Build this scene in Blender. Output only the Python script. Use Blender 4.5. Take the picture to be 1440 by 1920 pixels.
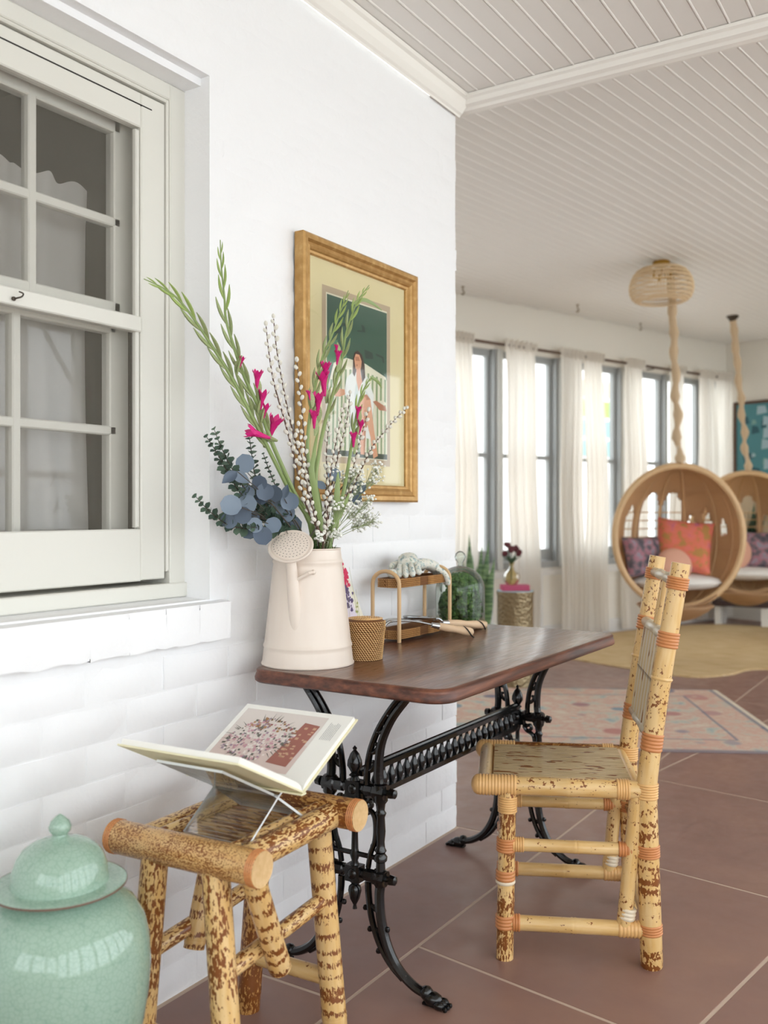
import bpy, bmesh, math, random
from mathutils import Vector, Matrix, Quaternion
random.seed(7)
R = random.random
U = random.uniform
PI = math.pi
for o in list(bpy.data.objects):
    bpy.data.objects.remove(o)
scn = bpy.context.scene
COL = scn.collection

# ------------------------------------------------------------------ camera, sky, light, exposure
FPX = 1770.0                      # focal length in pixels of the 1440 x 1920 frame
HORIZON = 957.0
CAM = Vector((1.643, -3.093, 1.17))
FW = Vector((-0.53642, 0.84395, 0))
RT = Vector((0.84395, 0.53642, 0))
cd = bpy.data.cameras.new('camera')
cam = bpy.data.objects.new('camera', cd)
COL.objects.link(cam)
cam.location = CAM
cam.rotation_euler = (PI / 2, 0, math.atan2(0.53642, 0.84395))
cd.sensor_width = 36
cd.lens = FPX / 1920 * 36
cd.shift_y = -3.0 / 1920
cd.clip_start = 0.02
cd.dof.use_dof = True
cd.dof.focus_distance = 2.45
cd.dof.aperture_fstop = 2.9
scn.camera = cam

w = bpy.data.worlds.new('overcast_sky')
scn.world = w
w.use_nodes = True
w.node_tree.nodes['Background'].inputs[0].default_value = (0.885, 0.95, 1.0, 1)
w.node_tree.nodes['Background'].inputs[1].default_value = 4.15

scn.view_settings.view_transform = 'Standard'
scn.view_settings.look = 'None'
scn.view_settings.gamma = 1
scn.view_settings.use_curve_mapping = False
scn.view_settings.exposure = 0.0


# ------------------------------------------------------------------ measuring: a pixel of the photo and one known plane give a point in the room
def ray(x, y):
    return FW + RT * ((x - 720) / FPX) + Vector((0, 0, (HORIZON - y) / FPX))


def _pl(x, y, i, c):
    r = ray(x, y)
    return CAM + r * ((c - CAM[i]) / r[i])


def ax(x, y, c): return _pl(x, y, 0, c)
def ay(x, y, c): return _pl(x, y, 1, c)
def az(x, y, c): return _pl(x, y, 2, c)
def ad(x, y, d): return CAM + ray(x, y) * d


# ------------------------------------------------------------------ mesh builder
def V(*a): return Vector(a)


def frame(d):
    d = d.normalized()
    a = Vector((0, 0, 1)) if abs(d.z) < .95 else Vector((1, 0, 0))
    s = d.cross(a).normalized()
    return s, s.cross(d).normalized()


class MB:
    def __init__(s):
        s.v = []; s.f = []; s.uv = []; s.mi = []; s.m = 0

    def face(s, idx, uv=None):
        s.f.append(tuple(idx)); s.mi.append(s.m)
        s.uv.append(uv or [(0, 0)] * len(idx))

    def poly(s, pts, uv=None):
        b = len(s.v); s.v += [Vector(p) for p in pts]
        s.face(range(b, b + len(pts)), uv)
        return s

    def hexa(s, c):     # 8 corners, bottom 4 ccw then top 4
        b = len(s.v); s.v += [Vector(p) for p in c]
        for q in ((3, 2, 1, 0), (4, 5, 6, 7), (0, 1, 5, 4), (1, 2, 6, 5), (2, 3, 7, 6), (3, 0, 4, 7)):
            s.face([b + i for i in q], [(0, 0), (1, 0), (1, 1), (0, 1)])
        return s

    def box(s, x0, x1, y0, y1, z0, z1):
        return s.hexa([(x0, y0, z0), (x1, y0, z0), (x1, y1, z0), (x0, y1, z0), (x0, y0, z1), (x1, y0, z1), (x1, y1, z1), (x0, y1, z1)])

    def bar(s, p, q, wd, ht, up=None):
        p = Vector(p); q = Vector(q); d = (q - p).normalized()
        if up is None: a, b = frame(d)
        else:
            a = d.cross(Vector(up)).normalized(); b = a.cross(d).normalized()
        a = a * wd / 2; b = b * ht / 2
        return s.hexa([p - a - b, p + a - b, q + a - b, q - a - b, p - a + b, p + a + b, q + a + b, q - a + b])

    def tube(s, pts, r, n=10, cap=True, uvs=1.0, closed=False, flat=1.0, up=None):
        pts = [Vector(p) for p in pts]; k = len(pts)
        if not hasattr(r, '__len__'): r = [r] * k
        b = len(s.v); L = 0; Ls = []
        sx = None
        for i, p in enumerate(pts):
            if closed: d = pts[(i + 1) % k] - pts[i - 1]
            else: d = pts[min(i + 1, k - 1)] - pts[max(i - 1, 0)]
            if d.length < 1e-9: d = Vector((0, 0, 1))
            d.normalize()
            if up is not None:
                sx = d.cross(Vector(up)).normalized()
            elif sx is None: sx, _ = frame(d)
            else:
                sx = (sx - d * sx.dot(d)).normalized()
            sy = d.cross(sx).normalized()
            if i: L += (p - pts[i - 1]).length
            Ls.append(L)
            for j in range(n):
                a = 2 * PI * j / n
                s.v.append(p + sx * (math.cos(a) * r[i]) + sy * (math.sin(a) * r[i] * flat))
        rm = max(r)
        for i in range(k if closed else k - 1):
            i2 = (i + 1) % k
            l2 = Ls[i2] if i2 else L + (pts[0] - pts[-1]).length
            for j in range(n):
                j2 = (j + 1) % n
                u0 = j / n * 2 * PI * rm * uvs; u1 = (j + 1) / n * 2 * PI * rm * uvs
                s.face((b + i * n + j, b + i * n + j2, b + i2 * n + j2, b + i2 * n + j), [(u0, Ls[i]), (u1, Ls[i]), (u1, l2), (u0, l2)])
        if cap and not closed:
            s.face([b + j for j in reversed(range(n))])
            s.face([b + (k - 1) * n + j for j in range(n)])
        return s

    def lathe(s, prof, n=32, c=(0, 0, 0), axis=None, cap=True):
        # prof: (radius, height); axis: direction
        c = Vector(c); d = Vector(axis).normalized() if axis is not None else Vector((0, 0, 1))
        if axis is None: sx, sy = Vector((1, 0, 0)), Vector((0, 1, 0))
        else:
            sx, sy = frame(d); sy = d.cross(sx)
        b = len(s.v); L = [0]
        for i in range(1, len(prof)):
            L.append(L[-1] + math.hypot(prof[i][0] - prof[i - 1][0], prof[i][1] - prof[i - 1][1]))
        rm = max(p[0] for p in prof)
        for (r, z) in prof:
            for j in range(n):
                a = 2 * PI * j / n
                s.v.append(c + d * z + sx * (math.cos(a) * r) + sy * (math.sin(a) * r))
        for i in range(len(prof) - 1):
            for j in range(n):
                j2 = (j + 1) % n; u0 = j / n * 2 * PI * rm; u1 = (j + 1) / n * 2 * PI * rm
                s.face((b + i * n + j, b + i * n + j2, b + (i + 1) * n + j2, b + (i + 1) * n + j), [(u0, L[i]), (u1, L[i]), (u1, L[i + 1]), (u0, L[i + 1])])
        if cap:
            if prof[0][0] > 1e-4: s.face([b + j for j in reversed(range(n))])
            if prof[-1][0] > 1e-4: s.face([b + (len(prof) - 1) * n + j for j in range(n)])
        return s

    def ball(s, c, r, n=8, m=5, sc=(1, 1, 1), rot=None):
        c = Vector(c); b = len(s.v)
        for i in range(m + 1):
            t = PI * i / m
            for j in range(n):
                a = 2 * PI * j / n
                p = Vector((math.sin(t) * math.cos(a) * sc[0], math.sin(t) * math.sin(a) * sc[1], -math.cos(t) * sc[2])) * r
                if rot is not None: p = rot @ p
                s.v.append(c + p)
        for i in range(m):
            for j in range(n):
                j2 = (j + 1) % n
                s.face((b + i * n + j, b + i * n + j2, b + (i + 1) * n + j2, b + (i + 1) * n + j), [(j / n, i / m), ((j + 1) / n, i / m), ((j + 1) / n, (i + 1) / m), (j / n, (i + 1) / m)])
        return s

    def grid(s, fn, nu, nv, wrap=False, skip=None):
        b = len(s.v)
        for i in range(nu + (0 if wrap else 1)):
            for j in range(nv + 1):
                s.v.append(Vector(fn(i / nu, j / nv)))
        mu = nu if wrap else nu + 1
        for i in range(nu):
            for j in range(nv):
                if skip and skip((i + .5) / nu, (j + .5) / nv): continue
                i2 = (i + 1) % mu
                s.face((b + i * (nv + 1) + j, b + i2 * (nv + 1) + j, b + i2 * (nv + 1) + j + 1, b + i * (nv + 1) + j + 1),
                       [(i / nu, j / nv), ((i + 1) / nu, j / nv), ((i + 1) / nu, (j + 1) / nv), (i / nu, (j + 1) / nv)])
        return s

    def prism(s, pts, d):   # polygon pts extruded along d
        pts = [Vector(p) for p in pts]; d = Vector(d); n = len(pts); b = len(s.v)
        s.v += pts + [p + d for p in pts]
        s.face(list(reversed(range(b, b + n)))); s.face(range(b + n, b + 2 * n))
        for i in range(n):
            j = (i + 1) % n
            s.face((b + i, b + j, b + n + j, b + n + i))
        return s

    def mesh(s, name, mats, smooth=True, off=(0, 0, 0)):
        me = bpy.data.meshes.new(name)
        o = Vector(off)
        me.from_pydata([tuple(p - o) for p in s.v], [], s.f)
        if not isinstance(mats, (list, tuple)): mats = [mats]
        for m in mats: me.materials.append(m)
        ul = me.uv_layers.new(name='UVMap')
        flat = [c for f in s.uv for q in f for c in q]
        ul.data.foreach_set('uv', flat)
        me.polygons.foreach_set('material_index', [min(i, len(mats) - 1) for i in s.mi])
        if smooth:
            me.polygons.foreach_set('use_smooth', [True] * len(me.polygons))
            me.update()
            bm = bmesh.new(); bm.from_mesh(me)
            bmesh.ops.recalc_face_normals(bm, faces=bm.faces)
            ca = math.cos(math.radians(42))
            for e in bm.edges:
                if len(e.link_faces) == 2 and e.link_faces[0].normal.dot(e.link_faces[1].normal) < ca: e.smooth = False
            bm.to_mesh(me); bm.free()
        me.update()
        return me

    def build(s, name, mats, parent=None, smooth=True, world=True):
        # points given in world space when world is set (parents carry only a location then)
        off = Vector((0, 0, 0))
        if parent is not None and world:
            p = parent
            while p is not None:
                off += p.location; p = p.parent
        return link(bpy.data.objects.new(name, s.mesh(name, mats, smooth, off)), parent)


def link(o, parent=None):
    COL.objects.link(o)
    if parent is not None: o.parent = parent
    return o


def inst(name, mesh, parent, mw):
    # a piece that shares mesh data, placed by a world matrix
    o = bpy.data.objects.new(name, mesh)
    COL.objects.link(o)
    off = Vector((0, 0, 0)); p = parent
    while p is not None:
        off += p.location; p = p.parent
    o.parent = parent
    o.matrix_local = Matrix.Translation(-off) @ mw
    return o


def tag(o, label=None, cat=None, group=None, kind=None):
    if label: o['label'] = label
    if cat: o['category'] = cat
    if group: o['group'] = group
    if kind: o['kind'] = kind
    return o


def thing(name, label, cat, loc=(0, 0, 0), rz=0.0, group=None):
    o = bpy.data.objects.new(name, None)
    COL.objects.link(o)
    o.empty_display_size = .05
    o.location = loc; o.rotation_euler = (0, 0, rz)
    return tag(o, label, cat, group)


def mrot(pos, zdir, xdir=None, sc=1.0):
    # world matrix with local z along zdir
    z = Vector(zdir).normalized()
    if xdir is None: x, _ = frame(z)
    else:
        x = Vector(xdir); x = (x - z * x.dot(z)).normalized()
    y = z.cross(x)
    if not hasattr(sc, '__len__'): sc = (sc, sc, sc)
    m = Matrix(((x.x * sc[0], y.x * sc[1], z.x * sc[2], pos[0]), (x.y * sc[0], y.y * sc[1], z.y * sc[2], pos[1]), (x.z * sc[0], y.z * sc[1], z.z * sc[2], pos[2]), (0, 0, 0, 1)))
    return m


def smoothpts(pts, k=6):
    # Catmull-Rom through points
    pts = [Vector(p) for p in pts]; out = []
    for i in range(len(pts) - 1):
        p0 = pts[max(i - 1, 0)]; p1 = pts[i]; p2 = pts[i + 1]; p3 = pts[min(i + 2, len(pts) - 1)]
        for j in range(k):
            t = j / k
            out.append(.5 * ((2 * p1) + (p2 - p0) * t + (2 * p0 - 5 * p1 + 4 * p2 - p3) * t * t + (3 * p1 - p0 - 3 * p2 + p3) * t ** 3))
    out.append(pts[-1])
    return out


# ------------------------------------------------------------------ materials
def lin(c):
    return c / 12.92 if c <= .04045 else ((c + .055) / 1.055) ** 2.4


def hx(h):
    h = h.lstrip('#')
    return tuple(lin(int(h[i:i + 2], 16) / 255) for i in (0, 2, 4)) + (1,)


class Mat:
    def __init__(s, name, col='#808080', rough=.6, metal=0, spec=.5, **kw):
        s.m = bpy.data.materials.new(name); s.m.use_nodes = True
        s.nt = s.m.node_tree; s.b = s.nt.nodes['Principled BSDF']
        s.out = s.nt.nodes['Material Output']
        s.b.inputs['Base Color'].default_value = hx(col)
        s.b.inputs['Roughness'].default_value = rough
        s.b.inputs['Metallic'].default_value = metal
        s.b.inputs['Specular IOR Level'].default_value = spec
        for k, v in kw.items(): s.b.inputs[k].default_value = v

    def n(s, t, ins=None, **pr):
        nd = s.nt.nodes.new('ShaderNode' + t)
        for k, v in pr.items(): setattr(nd, k, v)
        for k, v in (ins or {}).items():
            if isinstance(v, bpy.types.NodeSocket): s.nt.links.new(v, nd.inputs[k])
            else: nd.inputs[k].default_value = v
        return nd

    def set(s, k, sock):
        s.nt.links.new(sock, s.b.inputs[k]); return s

    def coord(s, which='Object', sc=(1, 1, 1), rot=(0, 0, 0), rnd=0):
        tc = s.n('TexCoord').outputs[which]
        mp = s.n('Mapping', {'Vector': tc, 'Scale': sc, 'Rotation': rot})
        if rnd:
            oi = s.n('ObjectInfo').outputs['Random']
            mu = s.n('Math', {0: oi, 1: rnd}, operation='MULTIPLY').outputs[0]
            cb = s.n('CombineXYZ', {0: mu, 1: mu, 2: mu}).outputs[0]
            s.nt.links.new(cb, mp.inputs['Location'])
        return mp.outputs[0]

    def noise(s, vec, scale=5, detail=3, rough=.5, dist=0):
        return s.n('TexNoise', {'Vector': vec, 'Scale': scale, 'Detail': detail, 'Roughness': rough, 'Distortion': dist}).outputs['Fac']

    def ramp(s, fac, stops, interp='LINEAR'):
        nd = s.n('ValToRGB', {'Fac': fac}); cr = nd.color_ramp; cr.interpolation = interp
        while len(cr.elements) < len(stops): cr.elements.new(.5)
        for e, (p, c) in zip(cr.elements, stops):
            e.position = p; e.color = hx(c) if isinstance(c, str) else (c, c, c, 1)
        return nd.outputs[0]

    def mix(s, fac, a, b, blend='MIX'):
        nd = s.n('Mix', data_type='RGBA', blend_type=blend)
        for k, v in ((0, fac), (6, a), (7, b)):
            if isinstance(v, bpy.types.NodeSocket): s.nt.links.new(v, nd.inputs[k])
            else: nd.inputs[k].default_value = hx(v) if isinstance(v, str) else v
        return nd.outputs[2]

    def math(s, op, a, b=0.0):
        return s.n('Math', {0: a, 1: b}, operation=op).outputs[0]

    def bump(s, h, st=.3, dist=.01):
        s.nt.links.new(s.n('Bump', {'Height': h, 'Strength': st, 'Distance': dist}).outputs[0], s.b.inputs['Normal']); return s


MT = {}


def plain(name, col, rough=.6, metal=0, spec=.5, **kw):
    MT[name] = Mat(name, col, rough, metal, spec, **kw).m
    return MT[name]


# painted brick
a = Mat('white_painted_brick', '#f4f4f5', .55, spec=.35)
c = a.coord('Object', rnd=30)
n1 = a.noise(c, 60, 4, .6); n2 = a.noise(c, 9, 3)
a.bump(a.math('ADD', a.math('MULTIPLY', n1, .3), n2), .5, .009); MT['brick'] = a.m
plain('white_paint_smooth', '#ebe6dc', .5, spec=.35)
plain('cream_trim_paint', '#f4f1ea', .4)
a = Mat('ceiling_board_paint', '#efece7', .5)
c = a.coord('Object', rnd=20)
MT['board'] = a.m
plain('window_frame_paint', '#dddbd2', .4)
plain('grey_sash_paint', '#a2a5a5', .45)
plain('pale_grey_post_paint', '#d6d7d3', .5)
plain('wainscot_paint', '#e2e0dc', .5)
# floor
a = Mat('brown_stained_concrete', '#8c5f4d', .42, spec=.5)
c = a.coord('Object', rnd=9)
n1 = a.noise(c, 2.2, 6, .6); n2 = a.noise(c, 14, 4, .6)
col = a.ramp(n1, [(.25, '#74554a'), (.5, '#86645a'), (.72, '#947060')])
a.set('Base Color', a.mix(a.math('MULTIPLY', n2, .35), col, '#a3857a'))
a.set('Roughness', a.ramp(n2, [(.3, .30), (.7, .5)])); a.bump(n2, .05, .002); MT['floor'] = a.m
plain('floor_joint_mortar', '#c3ad9a', .8)
# bamboo family ------------------------------------------------------


def bamboo(name, base='#e3c189', base2='#d8ae6c', spot='#6d3a17', thr=.62, soft=.015, scale=120, elong=.6, band=0.0, bscale=9, patch=.0, rough=.3):
    a = Mat(name, base, rough, spec=.5)
    uv = a.coord('UV', rnd=7)
    big = a.noise(uv, 12, 2)
    bc = a.mix(a.ramp(a.noise(a.coord('UV', (1, .15, 1), rnd=5), 60, 3), [(.35, 0.0), (.65, 1.0)]), base, base2)
    sp = a.noise(a.coord('UV', (1, elong, 1), rnd=13), scale, 2, .6)
    v = a.math('ADD', sp, a.math('MULTIPLY', a.math('SUBTRACT', big, .5), .35 + patch))
    if band:
        wv = a.n('TexWave', {'Vector': a.coord('UV', (.35, 1, 1), rnd=3), 'Scale': bscale, 'Distortion': 7.0, 'Detail': 3, 'Detail Scale': 1.5}, bands_direction='Y').outputs['Fac']
        v = a.math('ADD', v, a.math('MULTIPLY', a.math('SUBTRACT', wv, .55), band))
    fac = a.ramp(v, [(thr - soft, 0.0), (thr + soft, 1.0)])
    dk = a.mix(big, spot, '#8f5524')
    a.set('Base Color', a.mix(fac, bc, dk))
    MT[name] = a.m


bamboo('bamboo_pale', thr=.70, scale=90)
bamboo('bamboo_spotted', thr=.635, scale=125, elong=.75, patch=.35, soft=.008)
bamboo('bamboo_leg', thr=.575, scale=130, elong=.6, patch=.35, band=.16, bscale=10, soft=.008)
bamboo('bamboo_mottled', thr=.53, scale=190, elong=.35, patch=.3)
bamboo('bamboo_fine_speckle', base='#d9b27a', base2='#cf9f62', spot='#7a451d', thr=.53, scale=420, elong=.7)
bamboo('bamboo_banded', thr=.58, scale=200, elong=.4, band=.30, bscale=9)
bamboo('bamboo_dark', base='#c99a5c', base2='#b98648', spot='#5f2f14', thr=.47, scale=200, elong=.4, patch=.3)
bamboo('bamboo_slat', base='#cfb58a', base2='#b99f73', spot='#6b4421', thr=.60, scale=110, elong=.12, rough=.18)
bamboo('bamboo_slat_dark', base='#bd935a', base2='#a8804c', spot='#55290f', thr=.50, scale=110, elong=.2, rough=.22)
a = Mat('bamboo_cut_end', '#dcb682', .6)
c = a.coord('Object'); a.set('Base Color', a.mix(a.noise(c, 90, 3), '#e6c595', '#c39a60')); MT['bamboo_end'] = a.m
plain('rattan_binding_orange', '#c98550', .4)
plain('rattan_binding_tan', '#e0b173', .4)
plain('rattan_binding_white', '#e6d7bd', .4)
plain('split_cane_silver', '#c9bba2', .25)
plain('rattan_pole', '#d4b082', .45); plain('rattan_light', '#e6cca4', .55)


# woven
def weave(name, c1, c2, su, sv, rough=.5, st=.8):
    a = Mat(name, c1, rough)
    uv = a.coord('UV', (su, sv, 1))
    ch = a.n('TexWave', {'Vector': uv, 'Scale': 1.0, 'Distortion': 0.0, 'Detail': 0}, bands_direction='DIAGONAL').outputs['Fac']
    nz = a.noise(a.coord('UV', (su * 4, sv * 4, 1)), 3, 2)
    a.set('Base Color', a.mix(a.ramp(ch, [(.05, 0.0), (.42, 1.0)]), c2, a.mix(a.math('MULTIPLY', nz, .35), c1, c2)))
    a.bump(ch, st, .003); MT[name] = a.m


weave('wicker_basket', '#dfb478', '#8a5a2a', 80, 100)
weave('wicker_tray', '#cf9a5c', '#77481f', 105, 60)
plain('wicker_strand', '#e3b87e', .45); plain('wicker_strand_dark', '#cc9a5e', .45); plain('wicker_gap_shade', '#7a4f28', .6)  # dark base under the strands: shade in the weave gaps put into its colour
weave('wicker_shell', '#dab892', '#bd9870', 60, 60, .55, .5)
a = bpy.data.materials['wicker_shell'].node_tree
_t = a.nodes.new('ShaderNodeBsdfTranslucent'); _t.inputs[0].default_value = hx('#e8cba6'); _x = a.nodes.new('ShaderNodeMixShader'); _x.inputs[0].default_value = .45
a.links.new(a.nodes['Principled BSDF'].outputs[0], _x.inputs[1]); a.links.new(_t.outputs[0], _x.inputs[2]); a.links.new(_x.outputs[0], a.nodes['Material Output'].inputs[0])
# wood table
a = Mat('brown_tabletop_wood', '#6a4231', .33, spec=.5, **{'Coat Weight': .42, 'Coat Roughness': .17})
c = a.coord('Object', (14, 1.2, 14))
n1 = a.noise(c, 2.5, 6, .65, .6); n2 = a.noise(a.coord('Object', (60, 3, 60)), 4, 4)
col = a.ramp(n1, [(.3, '#4a2a1e'), (.5, '#69402d'), (.7, '#7f5238')])
a.set('Base Color', a.mix(a.math('MULTIPLY', n2, .4), col, '#5c3525'))
a.set('Roughness', a.ramp(n2, [(.3, .26), (.7, .42)])); MT['tabletop'] = a.m
a = Mat('worn_table_edge', '#7c4127', .4)
n1 = a.noise(a.coord('Object', (8, 1.5, 20)), 4, 3, .5)
a.set('Base Color', a.ramp(n1, [(.35, '#4a2a1f'), (.55, '#6b3f2e'), (.78, '#8f5a3f')])); MT['tableedge'] = a.m
a = Mat('black_cast_iron_paint', '#0d0e0f', .2, spec=.6)
c = a.coord('Object'); n1 = a.noise(c, 140, 4, .7)
a.set('Base Color', a.mix(a.ramp(n1, [(.70, 0.0), (.74, 1.0)]), '#0c0d0e', '#8d8d88')); a.bump(a.noise(c, 90, 3), .25, .002); MT['iron'] = a.m
# celadon
a = Mat('celadon_crackle_glaze', '#9cbfaa', .08, spec=.6)
c = a.coord('Object')
vo = a.n('TexVoronoi', {'Vector': c, 'Scale': 105.0}, feature='DISTANCE_TO_EDGE').outputs['Distance']
n1 = a.noise(c, 6, 3); n2 = a.noise(c, 40, 3)
base = a.mix(n1, '#87a491', '#9db6a4')
base = a.mix(a.math('MULTIPLY', n2, .35), base, '#b0c6b6')
a.set('Base Color', a.mix(a.ramp(vo, [(.0, .4), (.09, 0.0)]), base, '#5f8771')); MT['celadon'] = a.m
plain('celadon_bare_rim', '#6d5446', .5)
a = Mat('cream_enamel', '#efdfd0', .33, spec=.5)
a.set('Base Color', a.mix(a.noise(a.coord('Object', (1, 1, .15)), 40, 3), '#e4d4c6', '#ebdfd2')); MT['enamel'] = a.m
plain('dark_hole', '#2a2622', .9)
plain('gilt_frame', '#c79a55', .38, .35)
a = Mat('gilt_frame_streaked', '#b98d4a', .36, .45)
n1 = a.noise(a.coord('Object', (20, 20, 20)), 2, 3)
a.set('Base Color', a.ramp(n1, [(.3, '#ab8247'), (.6, '#bd945a'), (.8, '#cfab72')])); MT['gilt'] = a.m
a = Mat('cream_mat_board', '#ded1a4', .7); a.set('Base Color', a.mix(a.noise(a.coord('Object'), 8), '#dccf9f', '#e3d6ac')); MT['matboard'] = a.m
# plants
plain('gladiolus_green', '#8fa267', .45); plain('gladiolus_bud_green', '#a6bb6e', .45)
a = Mat('gladiolus_bract', '#8fa671', .5)
a.set('Base Color', a.ramp(a.noise(a.coord('Object', rnd=9), 14, 2), [(.3, '#8a9a66'), (.55, '#a3b07c'), (.75, '#94826f')])); MT['bract'] = a.m
plain('magenta_petal', '#d8227f', .45)
plain('willow_bark', '#5d4436', .6)
plain('catkin_grey', '#e3dfd3', .9)
plain('babys_breath_white', '#f4f4ec', .7); plain('babys_breath_stem', '#8f9a70', .6)
a = Mat('silver_dollar_leaf', '#73859a', .55); a.set('Base Color', a.ramp(a.n('ObjectInfo').outputs['Random'], [(0, '#4f5c6d'), (.5, '#6c7b8c'), (1, '#818f9e')])); MT['sdollar'] = a.m
a = Mat('baby_eucalyptus_leaf', '#4f6455', .55); a.set('Base Color', a.ramp(a.n('ObjectInfo').outputs['Random'], [(0, '#3c5045'), (.5, '#536a59'), (1, '#687d69')])); MT['beuca'] = a.m
plain('eucalyptus_stem', '#4e463c', .6)
a = Mat('snake_plant_leaf', '#55774a', .4); a.set('Base Color', a.ramp(a.noise(a.coord('Object', (3, 3, 20)), 4, 3), [(.4, '#3f6139'), (.6, '#7d9a66')])); MT['snake'] = a.m
plain('dark_green_foliage', '#35533a', .5)
a = Mat('moss', '#4d6b35', .9); a.set('Base Color', a.ramp(a.noise(a.coord('Object'), 60, 4), [(.3, '#27401f'), (.55, '#4b6d35'), (.75, '#7b9a52')])); MT['moss'] = a.m
# cloth
a = Mat('white_curtain_cotton', '#f8f4ee', .9, spec=.1)
tr = a.n('BsdfTranslucent', {'Color': hx('#fbf6ee')}); mx = a.n('MixShader', {0: .5})
a.nt.links.new(a.b.outputs[0], mx.inputs[1]); a.nt.links.new(tr.outputs[0], mx.inputs[2]); a.nt.links.new(mx.outputs[0], a.out.inputs[0]); MT['curtain'] = a.m
plain('beige_rope_cloth', '#cdb493', .9)
plain('cushion_white', '#ece8e2', .9); plain('cushion_pink', '#d9a48c', .9)
a = Mat('cushion_orange_print', '#e0775c', .9)
n1 = a.noise(a.coord('Object'), 14, 3); a.set('Base Color', a.ramp(n1, [(.38, '#b98a4e'), (.46, '#e07d5e'), (.6, '#e57f72'), (.7, '#c96f86')])); MT['cush_orange'] = a.m
a = Mat('cushion_dark_print', '#6c5a66', .9)
n1 = a.noise(a.coord('Object'), 16, 3); a.set('Base Color', a.ramp(n1, [(.36, '#55525a'), (.48, '#7b6d72'), (.56, '#ad7580'), (.66, '#93909a')])); MT['cush_dark'] = a.m
a = Mat('jute_rug_weave', '#c3a678', .95, spec=.1)
n1 = a.noise(a.coord('Object', (1, 8, 1)), 5, 4); a.set('Base Color', a.ramp(n1, [(.3, '#c0a274'), (.6, '#d8be94'), (.8, '#e3cfab')])); a.bump(a.noise(a.coord('Object', (1, 6, 1)), 60), .5, .01); MT['jute'] = a.m
# persian rug
a = Mat('faded_persian_pile', '#c39c90', .95, spec=.1)
c = a.coord('UV')
vo = a.n('TexVoronoi', {'Vector': a.coord('UV', (5.2, 2.9, 1)), 'Scale': 2.2, 'Randomness': .85})
n1 = a.noise(a.coord('UV', (1.8, 1, 1)), 11, 5, .65); n2 = a.noise(a.coord('UV', (2, 1.2, 1)), 16, 3)
col = a.ramp(n1, [(.34, '#cfc3b2'), (.42, '#cbb6a4'), (.5, '#c79f92'), (.56, '#c9bba9'), (.63, '#a9b3ac'), (.7, '#8e9fac')])
mot = a.ramp(vo.outputs['Distance'], [(.0, 1.0), (.27, 1.0), (.32, 0.0)])
mot2 = a.ramp(vo.outputs['Distance'], [(.12, 1.0), (.15, 0.0)])
col = a.mix(mot, col, a.ramp(vo.outputs['Color'], [(.2, '#5d7188'), (.5, '#bb8078'), (.8, '#7f93a0')]))
col = a.mix(mot2, col, '#c9b39c')
sep = a.n('SeparateXYZ', {0: c})
ex = a.math('ABSOLUTE', a.math('SUBTRACT', sep.outputs[0], .5)); ey = a.math('ABSOLUTE', a.math('SUBTRACT', sep.outputs[1], .5))
b1 = a.math('MAXIMUM', a.math('MULTIPLY', a.math('SUBTRACT', ex, .5), 2.84), a.math('MULTIPLY', a.math('SUBTRACT', ey, .5), 1.6))
line = a.ramp(a.math('ADD', b1, .5), [(.26, 0.0), (.265, 1.0), (.275, 1.0), (.28, 0.0)])
line2 = a.ramp(a.math('ADD', b1, .5), [(.47, 0.0), (.48, 1.0)])
bord = a.ramp(a.math('ADD', b1, .5), [(.27, 0.0), (.28, 1.0)])
col = a.mix(a.math('MULTIPLY', bord, .25), col, '#c7a08f')
col = a.mix(a.math('MULTIPLY', line, .8), col, '#6b7486'); col = a.mix(a.math('MULTIPLY', line2, .7), col, '#687080')
a.set('Base Color', a.mix(a.math('MULTIPLY', n2, .15), col, '#d5c8b6')); a.bump(n2, .3, .004); MT['persian'] = a.m
plain('rug_fringe', '#c9bba6', .95)
# metal, glass
plain('brushed_steel', '#c9ccce', .22, 1)
a = Mat('hammered_brass', '#8f7f62', .4, .7); a.bump(a.n('TexVoronoi', {'Vector': a.coord('Object'), 'Scale': 45.0}).outputs['Distance'], .6, .01); MT['hbrass'] = a.m
plain('polished_brass', '#c9a254', .25, 1)
plain('dark_bronze', '#4d443a', .4, .6)
plain('tool_ash_wood', '#e6c6a2', .5); plain('black_cord', '#17130f', .7)
plain('pale_plywood', '#e0c196', .5)


def glassy(name, tint=(1, 1, 1, 1), gl=.09, rough=.02):
    a = Mat(name)
    t = a.n('BsdfTransparent', {0: tint}); g = a.n('BsdfGlossy', {'Roughness': rough})
    fr = a.n('LayerWeight', {'Blend': .25}).outputs['Fresnel']
    f = a.math('ADD', a.math('MULTIPLY', fr, .8), gl * .3)
    mx = a.n('MixShader', {0: f})
    a.nt.links.new(t.outputs[0], mx.inputs[1]); a.nt.links.new(g.outputs[0], mx.inputs[2]); a.nt.links.new(mx.outputs[0], a.out.inputs[0])
    MT[name] = a.m


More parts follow.
